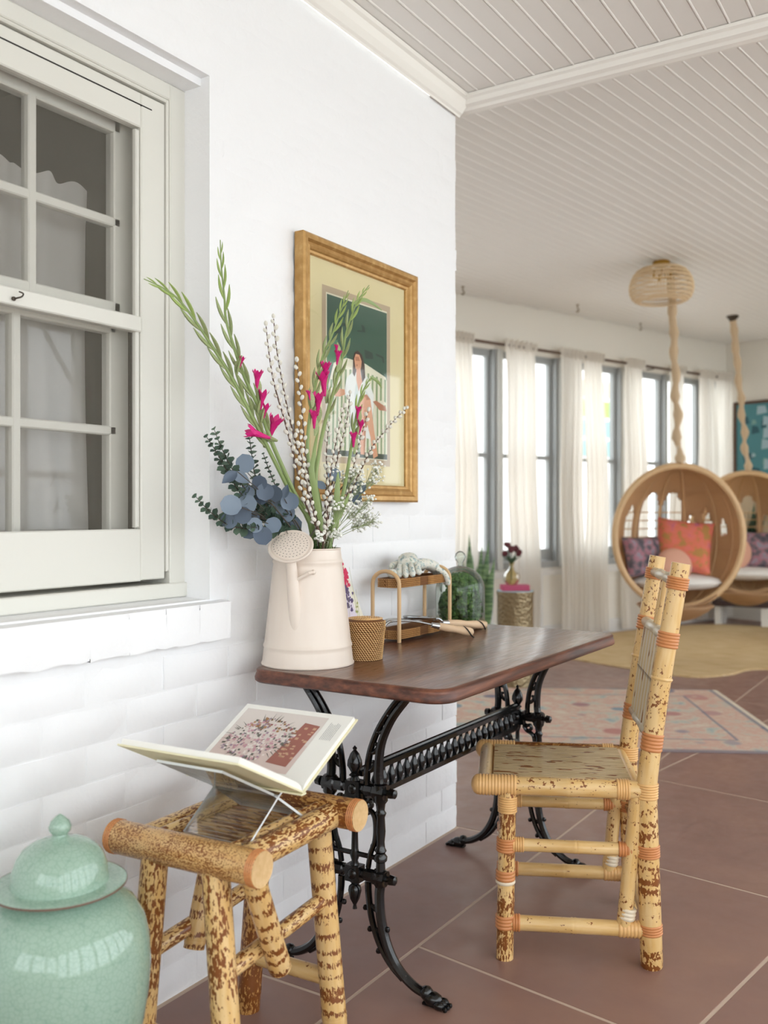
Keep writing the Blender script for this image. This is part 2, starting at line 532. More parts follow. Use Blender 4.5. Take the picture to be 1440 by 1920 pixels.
glassy('window_glass'); glassy('cloche_glass', (.93, .97, .94, 1)); glassy('acrylic', (.985, .988, .988, 1), .03)
plain('acrylic_edge_highlight', '#e3e7e6', .15); glassy('amber_glass', (.88, .80, .55, 1))  # bright edges of the clear acrylic painted as a pale colour
a = Mat('insect_screen', '#a39d90', .8)
t = a.n('BsdfTransparent'); mx = a.n('MixShader', {0: .42})
a.nt.links.new(t.outputs[0], mx.inputs[1]); a.nt.links.new(a.b.outputs[0], mx.inputs[2]); a.nt.links.new(mx.outputs[0], a.out.inputs[0])
wx = a.n('TexWave', {'Vector': a.coord('Object'), 'Scale': 180.0}, bands_direction='Y').outputs['Fac']; wz = a.n('TexWave', {'Vector': a.coord('Object'), 'Scale': 180.0}, bands_direction='Z').outputs['Fac']
a.nt.links.new(a.math('ADD', .07, a.math('MULTIPLY', a.math('MAXIMUM', wx, wz), .2)), mx.inputs[0]); MT['screen'] = a.m
# flat print
for k, v in dict(p_green='#3f5f4c', p_green2='#5b8a68', p_dark='#33473b', p_cream='#e4dfc8', p_stripe='#8fa276', p_hair='#4a3328', p_skin='#d9a27e', p_skin2='#b97f5e', p_dress='#e3e4de', p_dress2='#cfd6d0', p_border='#bda98c', p_floor='#45503f',
                 page='#f3f1ea', photo_bg='#d9c5bd', photo_wall='#ddd3cc', photo_red='#a0665a', photo_gold='#c9a184', f_lilac='#a08a98', f_pink='#c99aa2', f_white='#e8ddd6', f_ochre='#a98055', f_dark='#6b6a60', text_grey='#a9a8a6', cover='#e9e2bd',
                 card='#f0ebda', card_lilac='#e6dbe8', k_red='#d4305a', k_violet='#5b4a70', k_olive='#a7aa6a', teal='#4f8a93', teal2='#2d5a66', tan='#c7b294', mistblue='#a9c3cc', pinkbook='#b84a6c', darkred='#5b1f27',
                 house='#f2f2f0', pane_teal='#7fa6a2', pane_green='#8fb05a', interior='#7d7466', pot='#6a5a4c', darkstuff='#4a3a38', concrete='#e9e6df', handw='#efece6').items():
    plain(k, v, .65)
a = Mat('floral_glove_cotton', '#dfe0d4', .9)
n1 = a.noise(a.coord('Object'), 70, 3, .6); a.set('Base Color', a.ramp(n1, [(.36, '#7f9aa0'), (.42, '#c9d3cc'), (.5, '#e4e3d8'), (.62, '#e7e4d8'), (.66, '#9db3a0')])); MT['glove'] = a.m


# ================================================================== THE SETTING
def struct(o): return tag(o, kind='structure')


WT = V(.33865, .94091, 0)          # window wall runs this way
WN = V(.94091, -.33865, 0)         # and faces this way, into the room
WA = V(-2.075, 3.849, 0)
HB = 2.972                         # back ceiling
HF = 2.69                          # front ceiling
XR = 3.6
CORN = V(-.73, 7.586, 0)
FAR_R = CORN + WN * ((XR - CORN.x) / WN.x)
S0 = -3.849 / WT.y                 # window wall starts level with the end of the brick wall


def wp(s, z, off=0.0): return WA + WT * s + WN * off + V(0, 0, z)


def wpx(x, y, off=0.0):            # pixel to window-wall coordinates
    r = ray(x, y); k = ((WA + WN * off - CAM).dot(WN)) / r.dot(WN)
    P = CAM + r * k
    return (P - WA).dot(WT), P.z


# ---------------- floor: recessed mortar bed and scored slabs
fl = MB()
fl.poly([(-3.8, -5.3, -.001), (3.9, -5.3, -.001), (3.9, 8.3, -.001), (-3.8, 8.3, -.001)])
floor = struct(fl.build('floor', MT['floor_joint_mortar'], smooth=False))


def clip(poly, n, c):              # keep n.p >= c
    out = []
    for i in range(len(poly)):
        p, q = poly[i - 1], poly[i]
        dp, dq = p.dot(n) - c, q.dot(n) - c
        if (dp < 0) != (dq < 0): out.append(p + (q - p) * (dp / (dp - dq)))
        if dq >= 0: out.append(q)
    return out


EX = V(.9877, -.1564, 0); EY = V(.1564, .9877, 0)


def slab(poly, g=.0048):
    if len(poly) < 3: return
    c = sum(poly, V(0, 0, 0)) / len(poly)
    pts = []
    for i in range(len(poly)):
        p0, p, p1 = poly[i - 1], poly[i], poly[(i + 1) % len(poly)]
        a = (p - p0).normalized(); b = (p1 - p).normalized()
        na = V(-a.y, a.x, 0); nb = V(-b.y, b.x, 0)
        k = 1 + na.dot(nb)
        if k < .1: k = .1
        pts.append(p + (na + nb) * (g / k))
    m = MB(); n = len(pts)
    q = [p + (c - p).normalized() * .0015 for p in pts]
    m.v += [V(p.x, p.y, -.003) for p in pts] + [V(p.x, p.y, -.0006) for p in pts] + [V(p.x, p.y, 0) for p in q]
    for i in range(n):
        j = (i + 1) % n
        m.face((i, j, n + j, n + i)); m.face((n + i, n + j, 2 * n + j, 2 * n + i))
    m.face(range(2 * n, 3 * n))
    m.build('floor_slab', MT['floor'], floor, smooth=False)


for i in range(-4, 5):
    for j in range(-6, 10):
        x0 = 1.226 + i * 1.0; y0 = -.837 + j * .95
        cell = [EX * a_ + EY * b_ for a_, b_ in ((x0, y0), (x0 + 1, y0), (x0 + 1, y0 + .95), (x0, y0 + .95))]
        for n_, c_ in ((V(1, 0, 0), .36), (V(-1, 0, 0), -3.55), (V(0, 1, 0), -4.9)): cell = clip(cell, n_, c_)
        cell = clip(cell, -WT, -CORN.dot(WT)) if cell else cell
        if len(cell) > 2: slab(cell)
for j in range(-4, 7):
    cell = [V(-3.4, j * 1.25, 0), V(.36, j * 1.25, 0), V(.36, (j + 1) * 1.25, 0), V(-3.4, (j + 1) * 1.25, 0)]
    if j < 0: cell = clip(cell, V(1, 0, 0), .004)
    cell = clip(clip(clip(cell, WN, WA.dot(WN)), -WT, -CORN.dot(WT)), V(0, 1, 0), -4.9)
    if len(cell) > 2: slab(cell)

# ---------------- brick wall on the left with its window opening
WY1 = -1.321; WY0 = -2.62; WZ0 = .946; WZ1 = 2.267; TH = .24
m = MB()
for (y0, y1, z0, z1) in ((-5, WY0, -.004, 2.63), (WY1, -.009, -.004, 2.63), (WY0, WY1, -.004, WZ0), (WY0, WY1, WZ1, 2.63)):
    m.box(-TH, -.0055, y0, y1, z0, z1)
wl = struct(m.build('wall_left', MT['brick'], smooth=False))


def brick_mesh(seed, L, H, deep):
    rr = random.Random(seed); m = MB()
    nu, nv = 5, 3
    jit = [[(rr.uniform(-.002, .002), rr.uniform(-.002, .002), rr.uniform(-.0012, .0008)) for _ in range(nv + 1)] for _ in range(nu + 1)]

    def fn(u, v):
        i, j = round(u * nu), round(v * nv); a, b, c = jit[i][j]
        edge = i in (0, nu) or j in (0, nv)
        y = (u - .5) * L; z = (v - .5) * H
        if 0 < i < nu: y += a
        if 0 < j < nv: z += b
        return (c - (.0052 if edge else 0), y + a * .5, z + b * .6)
    m.grid(fn, nu, nv)
    b = len(m.v)
    ring = [i * (nv + 1) for i in range(nu + 1)] + [nu * (nv + 1) + j for j in range(1, nv + 1)] + [i * (nv + 1) + nv for i in range(nu - 1, -1, -1)] + [j for j in range(nv - 1, 0, -1)]
    m.v += [V(-deep, m.v[k].y, m.v[k].z) for k in ring]
    for k in range(len(ring)):
        k2 = (k + 1) % len(ring)
        m.face((ring[k], b + k, b + k2, ring[k2]))
    return m.mesh('brick', MT['brick'])


CH = 2.63 / 32; BL = .228
bm_full = [brick_mesh(i, BL - .006, CH - .005, .03) for i in range(6)]
bm_half = [brick_mesh(20 + i, BL / 2 - .006, CH - .005, .03) for i in range(3)]
rest = []
for r in range(32):
    z = (r + .5) * CH
    y = .0
    first = BL / 2 if r % 2 else BL
    k = 0
    while y > -2.75:
        Lb = first if k == 0 else BL
        y1 = y; y0 = y - Lb; y = y0; k += 1
        # the window opening and its sill
        if z > WZ0 - .115 and z < WZ1 + .002 and y0 < WY1 + .05 * (z < WZ0):
            if y1 <= WY1 + .02: continue
            lim = WY1 + (.05 if z < WZ0 else 0)
            y0 = lim
            if y1 - y0 < .03: continue
        mesh = random.choice(bm_half if Lb < .2 else bm_full); nom = (BL / 2 if Lb < .2 else BL) - .006
        sy = (y1 - y0 - .006) / nom
        dx = U(-.001, .0022) - (0 if z < 1.2 else .0034)
        yo = U(-.006, .006) if k == 1 else 0
        M_ = Matrix.Translation((dx, (y0 + y1) / 2 + yo, z + U(-.0012, .0012))) @ Matrix.Rotation(U(-.011, .011), 4, 'X') @ Matrix.Diagonal((1, sy, 1, 1))
        d = (V(0, (y0 + y1) / 2, z) - CAM).length
        vis = y1 > -1.98
        rest.append((0 if vis else 1, d, mesh, M_))
rest.sort(key=lambda t: t[:2])
for _, _, mesh, M_ in rest[:290]: inst('brick', mesh, wl, M_)
sm = MB()
for _, _, mesh, M_ in rest[290:]:
    b = len(sm.v); sm.v += [M_ @ v.co for v in mesh.vertices]
    for p in mesh.polygons: sm.face([b + i for i in p.vertices])
if sm.f: tag(sm.build('brick_rest', MT['brick'], wl), kind='stuff')
# brick sill below the window: a projecting course of bricks on edge
sl = MB(); sl.box(-.09, .0262, WY0, WY1 + .045, WZ0 - .095, WZ0 - .02)
sill = sl.build('brick_sill', MT['brick'], wl, smooth=False)
nb = 12; y = WY1 + .045
for i in range(nb):
    L = .112
    rr = random.Random(60 + i); mm = MB(); nu, nv = 4, 3

    def fs(u, v, rr=rr):
        e = .0022 if (u in (0, 1) or v in (0, 1)) else 0
        return (.028 + rr.uniform(-.002, .002) - e, y - L * u * .997, WZ0 - .1 + .093 * v + rr.uniform(-.0035, .0035) * (v == 0))
    mm.grid(fs, nu, nv)
    b = len(mm.v)
    mm.v += [V(-.088, y - L * .997 * i_ / nu, WZ0 + .004) for i_ in range(nu + 1)]
    for i_ in range(nu): mm.face((i_ * (nv + 1) + nv, (i_ + 1) * (nv + 1) + nv, b + i_ + 1, b + i_))
    mm.v += [V(-.02, y - L * .997 * i_ / nu, WZ0 - .1) for i_ in range(nu + 1)]
    for i_ in range(nu): mm.face((i_ * (nv + 1), b + nu + 1 + i_, b + nu + 2 + i_, (i_ + 1) * (nv + 1)))
    e = [0 * (nv + 1) + j for j in range(nv + 1)]
    mm.face(e + [b, b + nu + 1])
    mm.build('sill_brick', MT['brick'], sill)
    y -= L
# rendered reveal
m = MB()
m.box(-.1, -.0005, WY1 - .004, WY1 + .012, WZ0, WZ1); m.box(-.1, -.0006, WY0, WY1 - .004, WZ1 - .004, WZ1 + .012)
m.box(-.2, -.03, WY0, WY1 - .004, 2.2435, WZ1 - .004)
m.build('window_reveal', MT['brick'], wl, smooth=False)
# side of the wall past its end, and the inside of the house behind the window
m = MB(); m.box(-3.5, -TH, -.2, -.01, -.004, HB)
m.box(-TH, -.001, -.2, -.01, 2.63, HB)
struct(m.build('wall_return', MT['white_paint_smooth'], smooth=False))
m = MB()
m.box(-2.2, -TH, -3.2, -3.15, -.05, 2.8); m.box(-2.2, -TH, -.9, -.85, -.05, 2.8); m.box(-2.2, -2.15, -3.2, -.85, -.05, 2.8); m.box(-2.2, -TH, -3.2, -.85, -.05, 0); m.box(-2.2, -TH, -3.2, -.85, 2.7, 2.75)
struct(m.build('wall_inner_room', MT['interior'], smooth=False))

# ---------------- sash window with insect screens
W = struct(thing('window_1', 'white double-hung window with insect screens set in the brick wall', 'window', (-.09, WY1, WZ0)))
del W['category']
xf = -.09


def member(name, y0, y1, z0, z1, x0, x1, mt='window_frame_paint', par=W, bev=.003):
    m = MB()
    b = bev
    m.hexa([(x0, y0, z0), (x1 - b, y0, z0), (x1 - b, y1, z0), (x0, y1, z0), (x0, y0, z1), (x1 - b, y0, z1), (x1 - b, y1, z1), (x0, y1, z1)])
    m.hexa([(x1 - b, y0, z0), (x1, y0 + b, z0 + b), (x1, y1 - b, z0 + b), (x1 - b, y1, z0), (x1 - b, y0, z1), (x1, y0 + b, z1 - b), (x1, y1 - b, z1 - b), (x1 - b, y1, z1)])
    return m.build(name, MT[mt], par, smooth=False)


member('casing', -1.376, WY1 - .001, .977, 2.244, -.2, -.086)
member('casing', WY0, -1.376, 2.203, 2.244, -.2, -.086)
member('casing', WY0, WY0 + .055, .977, 2.203, -.2, -.086)
member('window_sill', WY0, WY1 - .001, .950, .987, -.2, -.078)
member('stop_bead', -1.385, -1.376, 1.017, 2.203, -.19, -.088)
member('stop_bead', WY0, -1.385, 2.194, 2.203, -.19, -.088)
# screen frame hung in front
sf = W
member('screen_stile', -1.465, -1.386, .999, 2.19, -.118, -.094, par=sf)
member('screen_stile', WY0 + .057, WY0 + .13, 1.02, 2.19, -.118, -.094, par=sf)
member('screen_rail', WY0 + .13, -1.465, 2.105, 2.19, -.118, -.0945, par=sf)
member('screen_rail', WY0 + .13, -1.465, 1.605, 1.643, -.118, -.092, par=sf)
member('screen_rail', WY0 + .06, -1.465, .997, 1.125, -.118, -.0945, par=sf)
member('header_slot', WY0 + .1, -1.43, 2.158, 2.1615, -.1, -.0938, 'dark_hole', par=sf, bev=.0003)
member('screen_bead', -1.478, -1.466, 1.128, 2.1, -.112, -.098, par=sf)
for z0, z1 in ((1.125, 1.605), (1.643, 2.105)):
    m = MB(); m.poly([(-.108, WY0 + .13, z0), (-.108, -1.465, z0), (-.108, -1.465, z1), (-.108, WY0 + .13, z1)])
    m.build('insect_screen', MT['screen'], W, smooth=False)
hk = MB(); P = ax(26, 560, -.088)
hk.tube(smoothpts([P + V(-.004, 0, 0), P + V(.01, 0, 0), P + V(.016, .008, .004), P + V(.012, .014, .012), P + V(.006, .008, .016)]), .0018, 6)
hk.ball(P, .005, 6, 4); hk.build('hook', MT['dark_bronze'], W)
# sashes behind the screens
for (z0, z1, xs, vy) in ((1.64, 2.13, -.15, (-1.735, -2.02, -2.3)), (1.08, 1.64, -.165, (-1.765, -2.05, -2.33))):
    member('sash_stile', -1.5, -1.44, z0, z1, xs - .03, xs); member('sash_stile', WY0 + .05, WY0 + .11, z0, z1, xs - .03, xs)
    member('sash_rail', WY0 + .1, -1.48, z1 - .035, z1, xs - .03, xs); member('sash_rail', WY0 + .1, -1.48, z0, z0 + .04, xs - .03, xs)
    zm = 1.875 if z0 > 1.6 else 1.366
    member('muntin', WY0 + .1, -1.48, zm - .011, zm + .011, xs - .025, xs)
    for yv in vy: member('muntin', yv - .011, yv + .011, z0, z1, xs - .025, xs + .001)
    m = MB(); m.poly([(xs - .014, WY0 + .1, z0), (xs - .014, -1.48, z0), (xs - .014, -1.48, z1), (xs - .014, WY0 + .1, z1)])
    m.build('pane', MT['window_glass'], W, smooth=False)


def cafe(y0, y1, z0, z1, x, folds, seed, head=.075):
    rr = random.Random(seed); ph = rr.uniform(0, 6)

    def fn(u, v):
        z = z0 + (z1 + head - z0) * v
        zr = max(0, (z - z1) / head) if z > z1 else 0
        amp = .018 * (1 - .5 * v) + .006 * (zr > 0)
        xx = x + amp * math.sin(u * folds * 2 * PI + ph + 1.5 * math.sin(v * 2.5)) + .006 * math.sin(u * folds * 5 + ph * 3)
        return (xx, y0 + (y1 - y0) * u, z + .007 * math.sin(u * folds * 3 * PI + ph) * zr)
    m = MB(); m.grid(fn, 240, 30)
    return m


o = cafe(-2.55, -1.5, 1.0, 1.9, -.235 - .02, 9, 3).build('cafe_curtain', MT['curtain'])
tag(o, 'white gathered cafe curtain with ruffled heading behind the screened window', 'curtain')
o['kind'] = 'thing'; del o['kind']

# ---------------- ceilings of narrow beaded boards


def board_mesh(wd):
    prof = [(0, .014), (0, .0022), (.0016, .0), (.003, -.0022), (.0055, -.0032), (.008, -.0022), (.0094, .0005), (.011, 0), (wd - .0012, 0), (wd, .0022), (wd, .014)]
    m = MB(); n = len(prof)
    m.v = [V(x, 0, z) for x, z in prof] + [V(x, 1, z) for x, z in prof]
    for i in range(n - 1): m.face((i, i + 1, n + i + 1, n + i))
    m.face((n - 1, 0, n, 2 * n - 1)); m.face(list(reversed(range(n)))); m.face(range(n, 2 * n))
    return m.mesh('ceiling_board', MT['board'], smooth=False)


m = MB(); m.box(-.003, XR + .1, -5, -.001, HF + .012, HF + .05)
cf = struct(m.build('ceiling', MT['board'], smooth=False))
bw = .0731; bmesh_f = board_mesh(bw)
for i in range(int(XR / bw) + 1):
    inst('ceiling_board', bmesh_f, cf, Matrix.Translation((.018 + i * bw, -4.99, HF)) @ Matrix.Diagonal((1, 4.985, 1, 1)))
m = MB(); m.prism([V(-3.6, .0, HB + .012), V(XR + .1, .0, HB + .012), V(XR + .1, FAR_R.y + .1, HB + .012), V(CORN.x, CORN.y + .2, HB + .012), V(-3.6, 0.1, HB + .012)], (0, 0, .05))
cb = struct(m.build('ceiling_back', MT['board'], smooth=False))
bmesh_b = board_mesh(.0705)
room = [V(-3.46, 0.05, 0), V(XR, .05, 0), V(XR, FAR_R.y, 0), V(CORN.x, CORN.y, 0)]
for i in range(-60, 60):
    lo, hi = -9e9, 9e9
    for e in (0, .0705):
        o_ = EX * (i * .0705 + e)
        l2, h2 = -20, 20
        for k in range(4):
            p, q = room[k], room[(k + 1) % 4]; d = (q - p).normalized(); nn = V(-d.y, d.x, 0)
            den = EY.dot(nn); num = (p - o_).dot(nn)
            if abs(den) < 1e-6: continue
            t = num / den
            if den > 0: l2 = max(l2, t)
            else: h2 = min(h2, t)
        lo = max(lo, l2); hi = min(hi, h2)
    if hi - lo < .1: continue
    P = EX * (i * .0705) + EY * lo
    inst('ceiling_board', bmesh_b, cb, Matrix.Translation((P.x, P.y, HB)) @ Matrix.Rotation(math.atan2(EX.y, EX.x), 4, 'Z') @ Matrix.Diagonal((1, hi - lo, 1, 1)))
# header over the opening, and mouldings
m = MB(); m.box(0, XR, .0, .045, 2.672, HB + .01); struct(m.build('wall_header', MT['cream_trim_paint'], smooth=False))


def mould(name, p, q, prof, up=(0, 0, 1)):
    p = Vector(p); q = Vector(q); d = (q - p).normalized(); up = Vector(up); a = up.cross(d).normalized()
    m = MB(); m.prism([p + a * x + up * z for x, z in prof], q - p)
    return struct(m.build(name, MT['cream_trim_paint'], smooth=False))


mould('trim_1', (0, -4.99, 2.62), (0, -.0, 2.62), [(-.0, 0.008), (-.008, 0.0), (-.012, .006), (-.02, .012), (-.034, .03), (-.045, .05), (-.055, .056), (-.058, .068), (-.001, .068)])
mould('trim_2', (-.02, 0.0, 2.64), (XR, 0.0, 2.64), [(.03, 0.0), (.012, 0.004), (.004, .012), (-.012, .018), (-.02, .032), (-.03, .038), (-.032, .048), (.03, .048)])
m = MB(); m.box(-.012, XR, .02, .045, 2.643, 2.673); struct(m.build('trim_3', MT['cream_trim_paint'], smooth=False))

# ---------------- window wall of the back room
GL = [(-3.5, -2.9), (-2.7, -2.05), (-1.85, -1.2), (-1.02, -.38), (-.21, .418), (.58, 1.206), (1.45, 2.125), (2.26, 2.846), (2.96, 3.495), (3.62, 3.93)]
SE = (CORN - WA).dot(WT)
m = MB()


def wbox(m, s0, s1, z0, z1, o0, o1):
    return m.hexa([wp(s0, z0, o0), wp(s1, z0, o0), wp(s1, z0, o1), wp(s0, z0, o1), wp(s0, z1, o0), wp(s1, z1, o0), wp(s1, z1, o1), wp(s0, z1, o1)])


FZ0, FZ1 = .655, 2.56
wbox(m, S0, SE + .1, -.004, FZ0, -.14, 0); wbox(m, S0, SE + .1, FZ1, HB + .02, -.14, 0)
e = S0
for (s0, s1) in GL:
    wbox(m, e, s0 - .06, FZ0, FZ1, -.14, 0); e = s1 + .06
wbox(m, e, SE + .1, FZ0, FZ1, -.14, 0)
ww = struct(m.build('wall_windows', MT['white_paint_smooth'], smooth=False))
for k, (s0, s1) in enumerate(GL):
    wn = struct(thing('window_%d' % (k + 2), 'tall grey two-light sash window in the far room', 'window', wp((s0 + s1) / 2, FZ0, -.06)))
    del wn['category']

    def mem(name, a, b, z0, z1, o0, o1, mt='grey_sash_paint'):
        wbox(mm := MB(), a, b, z0, z1, o0, o1); mm.build(name, MT[mt], wn, smooth=False)
    mem('jamb', s0 - .06, s0 - .035, FZ0, FZ1, -.13, .004, 'pale_grey_post_paint'); mem('jamb', s1 + .035, s1 + .06, FZ0, FZ1, -.13, .004)
    mem('stile', s0 - .035, s0, FZ0 + .03, FZ1 - .03, -.09, -.05, 'pale_grey_post_paint'); mem('stile', s1, s1 + .035, FZ0 + .03, FZ1 - .03, -.09, -.05)
    mem('head_rail', s0 - .035, s1 + .035, 2.5, FZ1, -.09, -.04); mem('meeting_rail', s0, s1, 1.628, 1.665, -.09, -.045)
    mem('bottom_rail', s0, s1, .72, .82, -.09, -.045); mem('window_sill', s0 - .06, s1 + .06, FZ0, .715, -.13, .012)
    for z0, z1 in ((.82, 1.628), (1.665, 2.5)):
        mm = MB(); mm.poly([wp(s0, z0, -.07), wp(s1, z0, -.07), wp(s1, z1, -.07), wp(s0, z1, -.07)]); mm.build('pane', MT['window_glass'], wn, smooth=False)
# mullion posts and panelled dado
for i in range(len(GL) - 1):
    a_, b_ = GL[i][1] + .06, GL[i + 1][0] - .06
    if b_ - a_ > .02:
        wbox(mm := MB(), a_ + .004, b_ + .02, FZ0, FZ1, .0045, .03); mm.build('window_post', MT['pale_grey_post_paint'], ww, smooth=False)
wbox(mm := MB(), S0, SE, .585, .64, 0, .022); mm.build('dado_rail', MT['wainscot_paint'], ww, smooth=False)
wbox(mm := MB(), S0, SE, 0, .13, 0, .018); mm.build('skirting', MT['wainscot_paint'], ww, smooth=False)
s = S0 + .1
while s < SE - .3:
    wbox(mm := MB(), s, s + .09, .13, .585, 0, .014); mm.build('dado_stile', MT['wainscot_paint'], ww, smooth=False); s += .62
# far wall, right and rear walls of the porch
m = MB(); P, Q = CORN, FAR_R
m.prism([P, Q, Q + WT * .12, P + WT * .12], (0, 0, HB + .02)); struct(m.build('wall_far', MT['white_paint_smooth'], smooth=False))


def glazed(name, p, q, z0, z1, top, step, thick):
    p = Vector(p); q = Vector(q); L = (q - p).length; d = (q - p) / L; m = MB(); up = (0, 0, 1)
    nn = V(-d.y, d.x, 0) * thick
    m.hexa([p, q, q + nn, p + nn] + [x + V(0, 0, z0) for x in (p, q, q + nn, p + nn)])
    m.hexa([x + V(0, 0, z1) for x in (p, q, q + nn, p + nn)] + [x + V(0, 0, top) for x in (p, q, q + nn, p + nn)])
    n = round(L / step)
    for i in range(n + 1):
        c = p + d * (L * i / n); c0 = c - d * .1; c1 = c + d * .1
        m.hexa([x + V(0, 0, z0) for x in (c0, c1, c1 + nn, c0 + nn)] + [x + V(0, 0, z1) for x in (c0, c1, c1 + nn, c0 + nn)])
    o = struct(m.build(name, MT['white_paint_smooth'], smooth=False))
    for i in range(n):
        a_ = p + d * (L * i / n + .05) + nn * .5; b_ = p + d * (L * (i + 1) / n - .05) + nn * .5
        mm = MB(); zm = (z0 + z1) / 2
        mm.bar(a_ + V(0, 0, zm), b_ + V(0, 0, zm), .05, .05, up); mm.bar((a_ + b_) / 2 + V(0, 0, z0), (a_ + b_) / 2 + V(0, 0, z1), .04, .04, nn)
        mm.build('glazing_bar', MT['white_paint_smooth'], o, smooth=False)
    return o


glazed('wall_right', (XR, FAR_R.y + .1, 0), (XR, -5.0, 0), .25, 2.6, HB + .05, 1.15, .12)
glazed('wall_rear', (XR, -5.0, 0), (-.0, -5.0, 0), .8, 2.2, HF + .05, 1.2, .12)

# ---------------- outside
m = MB(); m.poly([(-40, -40, -.12), (40, -40, -.12), (40, 40, -.12), (-40, 40, -.12)])
struct(m.build('ground', MT['concrete'], smooth=False))
nh = thing('neighbour_house', 'white neighbouring house wall seen through the far room windows', 'building', wp(2, 0, -3.0))
m = MB(); wbox(m, -6, 12, -.1, 5.5, -3.2, -3.0); m.build('house_wall', MT['house'], nh, smooth=False)
s0, zt_ = wpx(1122, 712, -2.98); s1, zb_ = wpx(1150, 862, -2.98)
s0 -= .55
wbox(m := MB(), s0 - .08, s1 + .1, zb_ - .1, zt_ + .08, -3.0, -2.96); fr_ = m.build('house_window_frame', MT['house'], nh, smooth=False)
n = 4
for k in range(n):
    za = zb_ + (zt_ - zb_) * k / n; zc = zb_ + (zt_ - zb_) * (k + 1) / n
    wbox(m := MB(), s0, s1, za + .025, zc - .025, -2.965, -2.95); m.build('house_window_pane', MT[('pane_teal', 'pane_teal', 'pane_green', 'tan')[k]], fr_, smooth=False)

# ================================================================== MAIN OBJECTS
def pole(name, p, q, r, mt, par, n=18, nodes=(), r2=None, ends='bamboo_end', lip=.0012):
    p = Vector(p); q = Vector(q); L = (q - p).length; r2 = r if r2 is None else r2
    st = [(0, r)]
    for f in nodes:
        e = .004 / L
        rr = r + (r2 - r) * f
        st += [(f - 2.2 * e, rr), (f - e, rr + lip), (f - .3 * e, rr + lip * .3), (f + .3 * e, rr + lip * .3), (f + e, rr + lip), (f + 2.2 * e, rr)]
    st.append((1, r2)); st.sort()
    m = MB(); m.tube([p + (q - p) * f for f, _ in st], [x for _, x in st], n, cap=False)
    b = len(m.v)
    d = (q - p).normalized(); m.m = 1
    for c, rr, sg in ((p, r, 1), (q, r2, -1)):
        a_, b_ = frame(d)
        i0 = len(m.v); m.v += [c + a_ * (math.cos(2 * PI * j / n) * rr) + b_ * (math.sin(2 * PI * j / n) * rr) for j in range(n)]
        i1 = len(m.v); m.v += [c + d * sg * .002 + a_ * (math.cos(2 * PI * j / n) * rr * .78) + b_ * (math.sin(2 * PI * j / n) * rr * .78) for j in range(n)]
        for j in range(n): m.face((i0 + j, i0 + (j + 1) % n, i1 + (j + 1) % n, i1 + j))
        m.face(range(i1, i1 + n))
    return m.build(name, [MT[mt], MT[ends]], par)


def binding(p, q, r, par, turns=5, mt='rattan_binding_orange', name='binding', n=18, cap=True):
    p = Vector(p); q = Vector(q); pts = []; rs = []
    for i in range(turns):
        for f, k in ((.0, .0), (.25, .75), (.5, 1), (.75, .75), (.98, .0)):
            pts.append(p + (q - p) * ((i + f) / turns)); rs.append(r + .0022 * k)
    m = MB(); m.tube(pts, rs, n, cap=cap)
    return m.build(name, MT[mt], par)


# ---------------- iron-legged table
TZ = .768
table = thing('console_table', 'dark wooden table on black cast-iron trestle legs against the brick wall', 'table', (.34, -.66, 0))
X0, X1, Y0, Y1 = .055, .635, -1.255, -.065


def rrect(ins, rad, k=8):
    x0, x1, y0, y1 = X0 + ins, X1 - ins, Y0 + ins, Y1 - ins; rad = max(rad - ins, .004); out = []
    for (cx, cy, a0) in ((x1 - rad, y1 - rad, 0), (x0 + rad, y1 - rad, 90), (x0 + rad, y0 + rad, 180), (x1 - rad, y0 + rad, 270)):
        for i in range(k + 1):
            a = math.radians(a0 + 90 * i / k); out.append((cx + rad * math.cos(a), cy + rad * math.sin(a)))
    return out


m = MB(); prof = [(.022, TZ - .034), (.006, TZ - .034), (.001, TZ - .03), (0, TZ - .022), (.004, TZ - .012), (.0055, TZ - .009), (.0045, TZ - .004), (.008, TZ - .0008), (.013, TZ)]
rings = [rrect(i, .06) for i, _ in prof]; n = len(rings[0])
for (i, z), rg in zip(prof, rings): m.v += [V(x, y, z) for x, y in rg]
for k in range(len(prof) - 1):
    m.m = 1 if k < len(prof) - 2 else 0
    for j in range(n): m.face((k * n + j, k * n + (j + 1) % n, (k + 1) * n + (j + 1) % n, (k + 1) * n + j))
m.m = 0; m.face(range((len(prof) - 1) * n, len(prof) * n)); m.face(list(reversed(range(n))))
m.build('table_top', [MT['tabletop'], MT['tableedge']], table)
TM = .322


